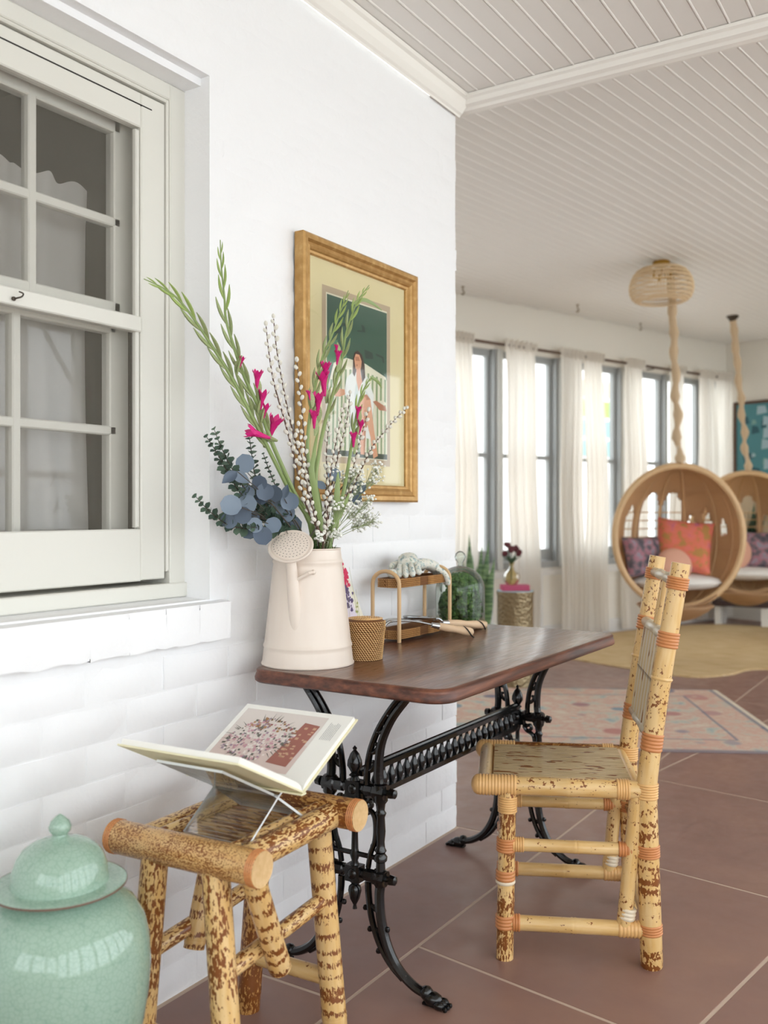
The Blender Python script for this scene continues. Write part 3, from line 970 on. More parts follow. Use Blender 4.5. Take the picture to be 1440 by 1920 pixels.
def trestle(yc):
    I = MT['iron']
    P = lambda x, z, dy=0: V(TM + x, yc + dy, z)
    m = MB()
    # centre column with boxes and finials
    m.lathe([(.006, .18), (.004, .19), (.012, .205), (.017, .225), (.015, .236), (.008, .243), (.013, .248), (.013, .25)], 12, P(0, 0))
    m.box(TM - .021, TM + .021, yc - .014, yc + .014, .25, .29)
    m.lathe([(.011, .29), (.008, .30), (.013, .315), (.009, .328), (.008, .37), (.012, .385), (.007, .4), (.007, .43), (.012, .445), (.012, .455)], 12, P(0, 0))
    m.box(TM - .021, TM + .021, yc - .014, yc + .014, .455, .5)
    m.lathe([(.013, .5), (.009, .508), (.015, .512), (.009, .518), (.011, .522), (.019, .535), (.018, .548), (.011, .566), (.004, .574), (.006, .579), (.001, .585)], 12, P(0, 0))
    for z, x in ((.48, 0.0), (.27, 0.0)):
        m.ball(P(0, z, -.014), .013, 10, 6, (1, .5, 1))
    tr_ = m.build('trestle', I, table)
    for s_ in (-1, 1):
        def tb(name, pts, r, flat=1.0, n=8, k=5):
            mm = MB(); pp = smoothpts([P(s_ * x, z) for x, z in pts], k)
            rr = r if not hasattr(r, '__len__') else [r[0] + (r[1] - r[0]) * i / (len(pp) - 1) for i in range(len(pp))]
            mm.tube(pp, rr, n, flat=flat, up=(0, 1, 0)); return mm
        # crossbars (ribbed hexagonal blocks)
        for z in (.482, .272):
            mm = MB()
            mm.tube([P(s_ * .018, z), P(s_ * .03, z), P(s_ * .034, z), P(s_ * .056, z), P(s_ * .06, z), P(s_ * .092, z)], [.012, .012, .016, .016, .02, .02], 8)
            mm.tube([P(s_ * .09, z), P(s_ * .1, z), P(s_ * .104, z), P(s_ * .118, z), P(s_ * .122, z)], [.008, .007, .013, .011, .003], 8)
            mm.build('crossbar', I, tr_)
        mm = MB(); mm.tube([P(0, .318), P(s_ * .078, .318)], .0065, 8); mm.build('tie_bar', I, tr_)
        # upper bracket: two curved rails tied by leaf struts
        up_out = [(.074, .49), (.0705, .53), (.078, .597), (.108, .662), (.15, .715), (.168, .735)]
        up_in = [(.036, .49), (.037, .525), (.047, .58), (.073, .64), (.115, .7), (.15, .733)]
        mm = tb('leg', up_out, (.0125, .009)); mm2 = tb('leg', up_in, (.009, .008))
        b = len(mm.v); mm.v += mm2.v; mm.f += [tuple(i + b for i in f) for f in mm2.f]; mm.uv += mm2.uv; mm.mi += mm2.mi
        for (a_, c_) in (((.04, .53), (.07, .556)), ((.048, .575), (.082, .606)), ((.07, .628), (.104, .652)), ((.1, .672), (.133, .69))):
            mm.tube(smoothpts([P(s_ * a_[0], a_[1]), P(s_ * (a_[0] * .6 + c_[0] * .4), a_[1] + .004), P(s_ * c_[0], c_[1] + .006)], 4), [.009] + [.006] * 7 + [.005], 6)
            mm.ball(P(s_ * (a_[0] + .015), a_[1] + .022), .0055, 6, 4)
        mm.bar(P(s_ * .13, .733), P(s_ * .19, .733), .035, .006, (0, 0, 1))
        mm.build('upper_bracket', I, tr_)
        # turned post in the middle
        mm = MB(); px_ = s_ * .076
        mm.lathe([(.013, .25), (.018, .258), (.018, .286), (.012, .29), (.011, .31), (.016, .314), (.017, .324), (.011, .332), (.015, .338), (.011, .346), (.010, .36), (.0125, .385), (.0105, .42), (.0145, .43), (.01, .437), (.012, .452), (.018, .46), (.018, .5), (.013, .503)], 12, P(px_, 0))
        mm.build('turned_post', I, tr_)
        mm = tb('x', [(.022, .47), (.03, .44), (.055, .425), (.062, .40), (.06, .36), (.047, .325), (.04, .29)], (.007, .007))
        mm.ball(P(s_ * .052, .345), .006, 6, 4); mm.ball(P(s_ * .03, .452), .009, 6, 4)
        mm.tube(smoothpts([P(s_ * .022, .45), P(s_ * .035, .437), P(s_ * .05, .443), P(s_ * .046, .456), P(s_ * .036, .452)], 4), .006, 6)
        mm.build('scroll', I, tr_)
        # lower leg
        lo_out = [(.076, .255), (.073, .225), (.078, .17), (.096, .11), (.128, .062), (.172, .032), (.212, .022)]
        lo_in = [(.04, .255), (.042, .22), (.05, .17), (.07, .115), (.102, .07), (.14, .04)]
        mm = tb('leg', lo_out, (.013, .011)); mm2 = tb('leg', lo_in, (.009, .007))
        b = len(mm.v); mm.v += mm2.v; mm.f += [tuple(i + b for i in f) for f in mm2.f]; mm.uv += mm2.uv; mm.mi += mm2.mi
        for (x, z, sx_) in ((.032, .19, 0), (.045, .14, 0), (.07, .092, 0), (.096, .15, 0), (.064, .2, 0)):
            mm.ball(P(s_ * x, z), .0075, 6, 4)
        mm.tube([P(s_ * .046, .2), P(s_ * .074, .185)], .006, 6); mm.tube([P(s_ * .055, .145), P(s_ * .083, .135)], .006, 6)
        mm.build('leg', I, tr_)
        # paw foot
        mm = MB()
        mm.ball(P(s_ * .222, .017), .024, 10, 6, (1.1, .8, .68))
        for t_ in (-1, 0, 1): mm.ball(P(s_ * .245, .0105, t_ * .0115), .012, 8, 5, (1.35, .75, .85)); mm.ball(P(s_ * .262, .006, t_ * .0125), .006, 6, 4)
        mm.ball(P(s_ * .205, .026), .017, 8, 5)
        mm.tube([P(s_ * .2, .0045), P(s_ * .262, .0045)], .0045, 6, flat=3.0, up=(0, 1, 0))
        mm.build('paw_foot', I, tr_)
    return tr_


trestle(-1.15); trestle(-.18)
m = MB(); ya, yb = -1.135, -.195
m.bar((TM, ya, .512), (TM, yb, .512), .026, .012, (0, 0, 1)); m.tube([(TM, ya, .5205), (TM, yb, .5205)], .007, 8)
m.bar((TM, ya, .446), (TM, yb, .446), .024, .012, (0, 0, 1)); m.tube([(TM, ya, .438), (TM, yb, .438)], .006, 8)
for y_, s_ in ((ya, 1), (yb, -1)):
    m.tube(smoothpts([V(TM, y_, .40), V(TM, y_ + s_ * .03, .405), V(TM, y_ + s_ * .05, .43), V(TM, y_ + s_ * .075, .428)], 4), .009, 6)
    m.ball((TM, y_ + s_ * .04, .408), .012, 8, 5); m.ball((TM, y_ + s_ * .077, .428), .008, 6, 4)
stc = m.build('stretcher', MT['iron'], table)
bal = MB().lathe([(.007, -.033), (.006, -.026), (.012, -.012), (.012, -.002), (.006, .012), (.005, .02), (.009, .028), (.009, .033)], 8).mesh('baluster', MT['iron'])
nb = 23
for i in range(nb): inst('baluster', bal, stc, Matrix.Translation((TM, ya + .02 + (yb - ya - .04) * (i + .5) / nb, .479)))

# ---------------- bamboo chair (built in its own axes: x from front to back, y from near to far)
ca, sa = math.cos(.437), math.sin(.437)
chair = thing('bamboo_chair', 'spotted bamboo side chair with slatted seat turned towards the table', 'chair', (.585, -.84, 0), .437)
CWd = .375


def cpole(nm, p, q, r, mt='bamboo_spotted', **k):
    o = pole(nm, p, q, r, mt, None, **k); o.parent = chair; return o


def cbind(p, q, r, turns=5, mt='rattan_binding_orange'):
    o = binding(p, q, r, None, turns, mt); o.parent = chair; return o


SH = .452
for j, y in enumerate((0, CWd)):
    cpole('leg', (0, y, 0), (.008, y, SH - .01), .0225, 'bamboo_mottled', nodes=(.33, .93), lip=.001)
    bx = lambda z: (.374 + (.36 - .374) * z / SH) if z < SH else .36 + (.447 - .36) * ((z - SH) / (1.035 - SH)) ** 1.15
    m = MB(); m.tube([V(bx(z), y, z) for z in (0, .005, .1, .2, .3, .4, SH)], [.026, .0285, .028, .0278, .0276, .0274, .0272], 18); o = m.build('back_leg', MT['bamboo_leg'], None); o.parent = chair
    zs = [SH, .55, .7, .85, 1.035]
    m = MB(); pts = smoothpts([V(bx(z), y, z) for z in zs], 5); m.tube(pts, [.0262 - .0028 * (i / (len(pts) - 1)) for i in range(len(pts))], 18)
    o = m.build('back_post', [MT['bamboo_spotted'], MT['bamboo_end']], None); o.parent = chair
    for z in (.14, .74):
        m = MB(); m.tube([V(bx(z - .004), y, z - .004), V(bx(z), y, z), V(bx(z + .004), y, z + .004)], [.0265, .0282, .0265], 18); o = m.build('bamboo_node', MT['bamboo_pale'], None); o.parent = chair
    # seat rail, side stretchers, braces
    cpole('seat_rail', (-.062, y, SH), (.345, y, SH), .024, 'bamboo_spotted' if j == 0 else 'bamboo_dark', nodes=(.56,))
    cpole('stretcher', (.0, y, .298), (.37, y, .298), .0165, 'bamboo_pale', nodes=(.5,))
    cpole('stretcher', (.0, y, .094), (.37, y, .094), .0195, 'bamboo_pale', nodes=(.48,))
    cpole('brace', (.338, y, SH - .015), (.305, y, .105), .0195, 'bamboo_spotted')
    # bindings
    cbind((-.068, y, SH), (.03, y, SH), .0255, 12, 'rattan_binding_tan'); cbind((.285, y, SH), (.318, y, SH), .025, 5, 'rattan_binding_tan')
    m = MB(); m.ball((-.068, y, SH), .0265, 14, 8, (.75, 1, 1)); o = m.build('rail_cap', MT['rattan_binding_tan'], None); o.parent = chair
    cbind((.0075, y, SH - .028), (.007, y, SH - .07), .0235, 7, 'rattan_binding_tan')
    for z in (.298,): cbind((0.003, y, z - .018), (.004, y, z + .018), .0238, 5); cbind((.02, y, z), (.05, y, z), .0175, 5, 'rattan_binding_tan'); cbind((.29, y, z), (.325, y, z), .0178, 5, 'rattan_binding_orange')
    cbind((0.002, y, .205), (.002, y, .232), .0238, 3); cbind((0.002, y, .196), (.002, y, .205), .024, 1, 'rattan_binding_white')
    cbind((0.001, y, .08), (.001, y, .115), .0238, 4); cbind((.02, y, .094), (.04, y, .094), .0205, 3)
    cbind((.31, y, .12), (.315, y, .15), .0205, 3, 'rattan_binding_white'); cbind((.29, y, .094), (.345, y, .094), .0206, 6, 'rattan_binding_tan')
    cbind((bx(.08), y, .085), (bx(.11), y, .112), .0285, 4, 'rattan_binding_orange'); cbind((bx(.28), y, .282), (bx(.31), y, .314), .0282, 5)
    cbind((bx(SH - .02), y, SH - .02), (bx(SH + .02), y, SH + .02), .0278, 6, 'rattan_binding_tan')
    for z0, z1, t_ in ((.555, .60, 5), (.82, .86, 5), (.968, 1.0, 5)): cbind((bx(z0), y, z0), (bx(z1), y, z1), .0262, t_)
bx = lambda z: .36 + (.447 - .36) * ((z - SH) / (1.035 - SH)) ** 1.15 if z > SH else .37
cpole('front_rail', (-.05, 0, SH), (-.05, CWd, SH), .022, 'bamboo_pale'); cpole('rear_rail', (.335, 0, SH), (.335, CWd, SH), .018, 'bamboo_pale')
cpole('front_stretcher', (.002, 0, .215), (.002, CWd, .215), .016, 'bamboo_pale'); cpole('rear_stretcher', (.37, 0, .1), (.37, CWd, .1), .016, 'bamboo_pale')
cpole('rear_stretcher', (.365, 0, .3), (.365, CWd, .3), .016, 'bamboo_mottled')
ns = 24
sm_ = MB()
for i in range(ns):
    y = .022 + (CWd - .044) * (i + .5) / ns; hw = (CWd - .044) / ns * .47; m = MB()
    b = 0; prof = [(-hw, -.002), (-hw, .0015), (-hw * .5, .004), (hw * .5, .004), (hw, .0015), (hw, -.002)]
    zz = SH + .017
    m.v = [V(-.03, y + a_, zz + c_) for a_, c_ in prof] + [V(.325, y + a_, zz + c_) for a_, c_ in prof]
    v0 = U(0, 3)
    for k in range(6): m.face((k, (k + 1) % 6, 6 + (k + 1) % 6, 6 + k), [(v0 + k * .004, 0), (v0 + k * .004 + .004, 0), (v0 + k * .004 + .004, .36), (v0 + k * .004, .36)])
    m.face(range(6)); m.face(range(6, 12))
    o = m.build('seat_slat', MT['bamboo_slat'], None); o.parent = chair
for z, r_ in ((.99, .0135), (.845, .015), (.585, .0125)):
    cpole('back_rail', (bx(z) - .004, .012, z), (bx(z) - .004, CWd - .012, z), r_, 'split_cane_silver', ends='split_cane_silver', nodes=(.3, .7), lip=.002)
for i in range(20):
    y = .035 + (CWd - .07) * (i + .5) / 20
    m = MB(); m.tube([V(bx(z) - .004, y, z) for z in (.585, .67, .76, .845)], .0082, 6, flat=.4, up=(0, 1, 0)); o = m.build('back_slat', MT['split_cane_silver'] if i % 3 else MT['bamboo_slat'], None); o.parent = chair
m = MB(); m.bar((bx(.715) - .0045, .03, .715), (bx(.715) - .0045, CWd - .03, .715), .012, .016, (0, 0, 1)); o = m.build('back_tie', MT['willow_bark'], None); o.parent = chair
for y in (.17, .2): cpole('back_splat', (bx(.85), y, .85), (bx(.985), y, .985), .01, 'bamboo_spotted')

# ---------------- bamboo stool
stool = thing('bamboo_stool', 'speckled bamboo stool with two fat log rails holding the open book', 'stool', (.317, -1.57, 0), .053)
SHt, SW, SL, SR = .504, .177, .188, .0335


def sp(nm, p, q, r, mt, **k):
    o = pole(nm, p, q, r, mt, None, **k); o.parent = stool; return o


def sb(p, q, r, t=4, mt='rattan_binding_orange', cap=True):
    o = binding(p, q, r, None, t, mt, cap=cap); o.parent = stool; return o


for j, y in enumerate((-SW, SW)):
    sp('log_rail', (-SL, y, SHt), (SL, y, SHt), SR, 'bamboo_fine_speckle' if j == 0 else 'bamboo_dark', n=24)
    sb((-SL + .001, y, SHt), (-SL + .017, y, SHt), SR - .0005, 3, cap=False); sb((SL - .019, y, SHt), (SL - .001, y, SHt), SR - .0005, 4, cap=False)
for i, x in enumerate((-.125, .125)):
    sp('cross_rail', (x, -SW + .02, SHt - .004), (x, SW - .02, SHt - .004), .028, 'bamboo_mottled', n=20)
    sp('cane_edging', (x * .72, -SW + .025, SHt + .012), (x * .72, SW - .025, SHt + .012), .011, 'bamboo_mottled', n=10)
ns = 15
for i in range(ns):
    y = -.145 + .29 * (i + .5) / ns; hw = .29 / ns * .46; m = MB()
    prof = [(-hw, -.003), (-hw, .0015), (-hw * .5, .0045), (hw * .5, .0045), (hw, .0015), (hw, -.003)]; zz = SHt + .004; v0 = U(0, 3)
    m.v = [V(-.11, y + a_, zz + c_) for a_, c_ in prof] + [V(.11, y + a_, zz + c_) for a_, c_ in prof]
    for k in range(6): m.face((k, (k + 1) % 6, 6 + (k + 1) % 6, 6 + k), [(v0 + k * .006, 0), (v0 + k * .006 + .006, 0), (v0 + k * .006 + .006, .24), (v0 + k * .006, .24)])
    m.face(range(6)); m.face(range(6, 12)); o = m.build('seat_slat', MT['bamboo_slat_dark'], None); o.parent = stool
lt, lb, wb = .077, .122, .182
LEG = {}
for s1 in (-1, 1):
    for s2 in (-1, 1):
        a_ = V(s1 * lb, s2 * wb, 0); b_ = V(s1 * lt, s2 * SW, SHt - .02)
        mt = {(1, 1): 'bamboo_banded', (1, -1): 'bamboo_mottled', (-1, -1): 'bamboo_mottled', (-1, 1): 'bamboo_dark'}[(s1, s2)]
        sp('leg', a_, b_, .0275, mt, nodes=(.1,), n=20); LEG[(s1, s2)] = lambda z, a_=a_, b_=b_: a_ + (b_ - a_) * (z / (SHt - .02))
for s1 in (-1, 1): sp('stretcher', LEG[(s1, -1)](.285), LEG[(s1, 1)](.305), .0175, 'bamboo_mottled', nodes=(.62,) if s1 < 0 else (.4,))
for s2 in (-1, 1): sp('stretcher', LEG[(-1, s2)](.13), LEG[(1, s2)](.13), .0185, 'bamboo_pale' if s2 > 0 else 'bamboo_spotted')
# short slanting braces hanging from the near log
sp('brace', (.155, -.165, SHt - .02), (.122, -.03, .245), .0235, 'bamboo_banded', nodes=(.93,), n=20)
sp('brace', (-.085, .02, SHt - .03), (-.078, -.06, .25), .022, 'bamboo_banded', nodes=(.93,), n=20)

# ---------------- acrylic book stand and the open book
sr, sq = V(math.cos(.053), math.sin(.053), 0), V(-math.sin(.053), math.cos(.053), 0); SC = V(.317, -1.57, 0)


def sl_(i, j, z): return SC + sr * i + sq * j + V(0, 0, z)


JS, ZS, AL, WPg = -.026, .604, .466, .235
zr = SHt + .013
stand = thing('book_stand', 'clear acrylic cross-shaped stand under the open book', 'stand', sl_(0, JS, zr))
kx = math.tan(AL + .25)
for sg in (-1, 1):
    jf = JS - sg * .1; jt = JS + sg * .165
    zf = zr + .003; zt2 = ZS - .004 + .165 * math.tan(AL) - .006
    mid = V(0, JS, ZS - .012)
    i0, i1 = -.06 + .012 * (sg > 0), .105 + .012 * (sg > 0)
    m = MB()
    for (ja, za, jb, zb) in ((jf, zf, JS, ZS - .014), (JS, ZS - .014, jt, zt2)):
        m.bar(sl_((i0 + i1) / 2, ja, za), sl_((i0 + i1) / 2, jb, zb), i1 - i0, .005, (0, 0, 1))
    m.mi = [0, 0, 1, 1, 1, 1] * 2
    m.build('acrylic_panel', [MT['acrylic'], MT['acrylic_edge_highlight']], stand, smooth=False)
BI0, BI1 = -.121, .178
book = thing('open_book', 'open hardcover book showing a bouquet photograph on an acrylic stand', 'book', sl_(.03, JS, ZS))
cs, sn = math.cos(AL), math.sin(AL)
for sg in (-1, 1):
    def bp(i, t, hh): return sl_(i, JS + sg * (t * cs - hh * sn), ZS + t * sn + hh * cs)

    def blk(m, i0, i1, t0, t1, h0, h1):
        return m.hexa([bp(i0, t0, h0), bp(i1, t0, h0), bp(i1, t1, h0), bp(i0, t1, h0), bp(i0, t0, h1), bp(i1, t0, h1), bp(i1, t1, h1), bp(i0, t1, h1)])
    blk(m := MB(), BI0, BI1, .0, WPg, 0, .0035); m.build('cover', MT['cover'], book, smooth=False)
    m = MB(); ph = .009 if sg > 0 else .012

    def pg(u, v): return bp(BI0 + .004 + (BI1 - BI0 - .008) * u, .001 + (WPg - .006) * v, .0036 + ph * min(1, (v * 9) ** .5 if v < .11 else 1))
    m.grid(pg, 2, 20)
    b = len(m.v)
    for u in (0, 1):
        for k in range(20):
            v0, v1 = k / 20, (k + 1) / 20
            p0, p1 = pg(u, v0), pg(u, v1); i_ = BI0 + .004 + (BI1 - BI0 - .008) * u
            m.poly([p0, p1, bp(i_, .001 + (WPg - .006) * v1, .0036), bp(i_, .001 + (WPg - .006) * v0, .0036)])
    m.poly([pg(0, 1), pg(1, 1), bp(BI1 - .004, WPg - .005, .0036), bp(BI0 + .004, WPg - .005, .0036)])
    m.build('page_block', MT['page'], book, smooth=False)
    if sg > 0:
        # printed photograph on the far page
        m = MB(); hh = .0036 + ph + .0003
        names = ['photo_bg', 'photo_wall', 'photo_red', 'photo_gold', 'f_lilac', 'f_pink', 'f_white', 'f_ochre', 'f_dark', 'text_grey']

        def rect(mi, i0, i1, t0, t1, k=0):
            m.m = mi; m.poly([bp(i0, t0, hh + k * .0001), bp(i1, t0, hh + k * .0001), bp(i1, t1, hh + k * .0001), bp(i0, t1, hh + k * .0001)])
        rect(0, -.104, .118, .03, .215)
        rect(1, -.104, .118, .12, .215, 1)
        m.m = 2; m.poly([bp(*p, hh + .0002) for p in ((.05, .055), (.105, .05), (.112, .185), (.07, .19))])
        rr = random.Random(4)
        for k in range(26):
            x, y = rr.uniform(.062, .104), rr.uniform(.065, .175); m.m = 3; rect(3, x, x + rr.uniform(.003, .01), y, y + rr.uniform(.003, .008), 3)
        for k in range(420):
            an = rr.uniform(0, 2 * PI); rd = rr.random() ** .6
            x = -.012 + math.cos(an) * rd * .078 + .012 * math.sin(an * 3); y = .122 + math.sin(an) * rd * .068
            m.m = rr.choice((4, 5, 5, 6, 6, 6, 8, 8)) if y < .15 else rr.choice((7, 7, 5, 4, 8, 2)); s_ = rr.uniform(.0025, .0055)
            m.poly([bp(x + s_ * math.cos(t) * (1 if j_ % 2 else .6), y + s_ * math.sin(t) * (1 if j_ % 2 else .6), hh + .0004 + k * 1e-6) for j_, t in enumerate([q * PI / 4 for q in range(8)])])
        for k in range(40):
            an = rr.uniform(0, 2 * PI); x = -.012 + math.cos(an) * .07; y = .122 + math.sin(an) * .06; l_ = rr.uniform(.012, .03); m.m = 8
            d_ = V(math.cos(an), math.sin(an), 0); e_ = V(-d_.y, d_.x, 0) * .0011
            m.poly([bp(x + e_.x, y + e_.y, hh + .0009), bp(x - e_.x, y - e_.y, hh + .0009), bp(x + d_.x * l_, y + d_.y * l_, hh + .0009)])
        for k in range(7): rect(9, .132 + k * .0042, .1332 + k * .0042, .145, .145 + rr.uniform(.05, .062))
        m.build('printed_photograph', [MT[x] for x in names], book, smooth=False)
m = MB(); m.bar(sl_(BI0, JS, ZS - .001), sl_(BI1, JS, ZS - .001), .016, .004, (0, 0, 1)); m.build('spine', MT['cover'], book, smooth=False)

# ---------------- celadon ginger jar
JC = V(.262, -1.990, 0)
jar = thing('ginger_jar', 'tall celadon green crackle-glazed ginger jar on the floor', 'jar', JC)
body = [(.092, 0), (.096, .006), (.098, .03), (.108, .09), (.124, .16), (.142, .24), (.1535, .31), (.157, .36), (.1545, .405), (.146, .44), (.129, .468), (.106, .486), (.088, .494), (.078, .5), (.075, .512), (.0, .512)]
MB().lathe([(r, z) for r, z in body], 64, JC).build('body', MT['celadon'], jar)
lid_p = [(.0, .505), (.108, .506), (.1135, .5085), (.1145, .5115), (.108, .5135), (.094, .512), (.0845, .514), (.0835, .522), (.0805, .54), (.074, .558), (.064, .571), (.048, .582), (.03, .5885), (.017, .591), (.0135, .595)]
lid = MB().lathe(lid_p, 64, JC).build('lid', MT['celadon'], jar)
MB().lathe([(.113, .5072), (.1152, .508), (.1158, .5098), (.115, .5118)], 64, JC, cap=False).build('bare_rim', MT['celadon_bare_rim'], lid)
MB().lathe([(.0135, .592), (.0125, .597), (.0185, .604), (.0195, .611), (.016, .62), (.008, .628), (.001, .633)], 32, JC).build('finial', MT['celadon'], lid)

# ---------------- watering can
CC = V(.139, -1.101, TZ)
can = thing('watering_can', 'tall cream enamel watering can holding the flowers on the table', 'watering can', CC)
rb, rt_, hc = .1205, .0865, .302
pr = [(rb, 0), (rb + .0015, .001), (rb + .002, .004), (rb, .007)]
for z in [i * hc / 24 for i in range(1, 24)]:
    r = rb + (rt_ - rb) * z / hc
    if abs(z - .05) < .007 or abs(z - .268) < .007: continue
    pr.append((r, z))
for zc in (.05, .268):
    r = rb + (rt_ - rb) * zc / hc; pr += [(r + .0002, zc - .006), (r + .0022, zc - .002), (r + .0022, zc + .002), (r + .0002, zc + .006)]
pr.sort(key=lambda t: t[1]); pr += [(rt_, hc - .003), (rt_ + .0018, hc - .001), (rt_ + .0005, hc + .0015), (rt_ - .002, hc), (rt_ - .003, hc - .05), (rb - .02, .03), (0, .03)]
MB().lathe(pr, 64, CC).build('body', MT['enamel'], can)
# spout: rises from low on the body towards the camera, ends in the rose
td = (V(CAM.x, CAM.y, 0) - V(CC.x, CC.y, 0)).normalized(); ts = V(-td.y, td.x, 0)      # ts points to the right seen from the camera
rose = ad(545, 1024, 2.36)
sb0 = CC + td * .078 - ts * .020 + V(0, 0, .02); sb1 = rose + V(0, 0, -.035) - td * .022
m = MB(); pts = [sb0 + (sb1 - sb0) * (i / 10) for i in range(11)]
m.tube(pts, [.0225 - .0095 * i / 10 for i in range(11)], 20, flat=1.0, up=ts)
sp_ = m.build('spout', MT['enamel'], can)
rn = (td * .66 + V(0, 0, .74) - ts * .10).normalized()
m = MB(); m.tube([sb1, sb1 + (rose - rn * .02 - sb1) * .5, rose - rn * .022], [.0128, .0128, .014], 16)
m.lathe([(.013, -.024), (.03, -.016), (.054, -.006), (.057, -.003), (.0575, 0), (.056, .0025), (.052, .003), (.049, .001), (.048, .0032), (.03, .006), (.0, .0075)], 48, rose, axis=rn)
rs_ = m.build('rose', MT['enamel'], can)
m = MB(); sx, sy = frame(rn)
for ring in range(1, 6):
    for k in range(ring * 6):
        a_ = 2 * PI * k / (ring * 6) + ring * .3; rr = ring * .0085
        m.lathe([(.00115, 0), (.00115, .0004)], 6, rose + sx * math.cos(a_) * rr + sy * math.sin(a_) * rr + rn * (.0077 - .0042 * (rr / .048) ** 1.4), axis=rn)
tag(m.build('spray_holes', MT['dark_hole'], rs_, smooth=False), kind='stuff')
m = MB(); m.tube(smoothpts([CC - td * .083 + V(0, 0, .285), CC - td * .13 + V(0, 0, .275), CC - td * .165 + V(0, 0, .22), CC - td * .15 + V(0, 0, .13), CC - td * .107 + V(0, 0, .08)], 5), .009, 10, flat=.5, up=ts)
m.build('handle', MT['enamel'], can)
m = MB(); p0 = CC + td * .088 + ts * .014 + V(0, 0, .245); m.tube([p0, p0 + td * .03 - ts * .012, sb0 + (sb1 - sb0) * .78], .0045, 8); m.ball(p0 + td * .004, .007, 8, 5); m.build('spout_stay', MT['enamel'], can)

# ---------------- lidded wicker basket
BC = V(.229, -.962, TZ)
bk = thing('wicker_basket', 'small round lidded wicker basket beside the watering can', 'basket', BC)


def coil(z0, z1, r0, r1, n): # stacked coils
    pr = []
    for i in range(n):
        for f, d_ in ((0, 0), (.25, .0016), (.5, .0022), (.75, .0016)):
            t = (i + f) / n; pr.append((r0 + (r1 - r0) * t + d_, z0 + (z1 - z0) * t))
    pr.append((r1, z1)); return pr


MB().lathe([(0.0, .0)] + coil(.0, .078, .0415, .049, 15) + [(.0, .078)], 44, BC).build('basket_body', MT['wicker_gap_shade'], bk)
l_ = MB().lathe([(0.0, .0785)] + coil(.0785, .104, .0502, .0505, 5) + [(.047, .1065), (.04, .108), (.035, .107), (.028, .109), (.022, .108), (.014, .1095), (0, .109)], 44, BC).build('basket_lid', MT['wicker_gap_shade'], bk)

def strands(pt, nm, parent, mt):
    # pt: list of (centre, along, outward); short woven strands lying on the coils
    m = MB()
    for c_, d_, o_ in pt:
        c_ = Vector(c_) + Vector(o_) * .0012; d_ = Vector(d_)
        m.tube([c_ - d_ * .0036, c_ - d_ * .0018 + Vector(o_) * .0006, c_ + d_ * .0018 + Vector(o_) * .0006, c_ + d_ * .0036], [.0004, .0013, .0013, .0004], 5)
    return tag(m.build(nm, MT[mt], parent), kind='stuff')


pt = []
for rw in range(20):
    z_ = .0026 + rw * .0052 if rw < 15 else .081 + (rw - 15) * .0052
    r_ = (.0415 + .0075 * z_ / .078 if rw < 15 else .0503) + .0016
    for k in range(42):
        a_ = 2 * PI * (k + .5 * (rw % 2)) / 42; o_ = V(math.cos(a_), math.sin(a_), 0); s_ = V(-o_.y, o_.x, 0)
        pt.append((BC + o_ * r_ + V(0, 0, z_), (s_ * .86 - V(0, 0, .5)).normalized(), o_))
for rw in range(7):
    r_ = .008 + rw * .0062; n_ = max(6, int(r_ * 900))
    for k in range(n_):
        a_ = 2 * PI * k / n_; o_ = V(math.cos(a_), math.sin(a_), 0); s_ = V(-o_.y, o_.x, 0); pt.append((BC + o_ * r_ + V(0, 0, .1085), (s_ * .9 + o_ * .4).normalized(), V(0, 0, 1)))
strands(pt, 'weave', bk, 'wicker_strand')

# ---------------- two-tier rattan stand
sh = thing('rattan_shelf', 'two-tier rattan shelf stand with woven trays and hooped ends', 'shelf', (.11, -.44, TZ))
xa, xb, yn, yf = .052, .148, -.655, -.335
for y in (yn, yf):
    m = MB(); hz = .178; pts = [V(xb, y, TZ + .001), V(xb, y, TZ + hz)]
    for k in range(1, 12):
        a_ = PI * k / 12; pts.append(V((xa + xb) / 2 + math.cos(a_) * (xb - xa) / 2, y, TZ + hz + .038 * math.sin(a_)))
    pts += [V(xa, y, TZ + hz), V(xa, y, TZ + .001)]
    m.tube(pts, .0062, 10); m.build('hoop_post', MT['rattan_pole'], sh)


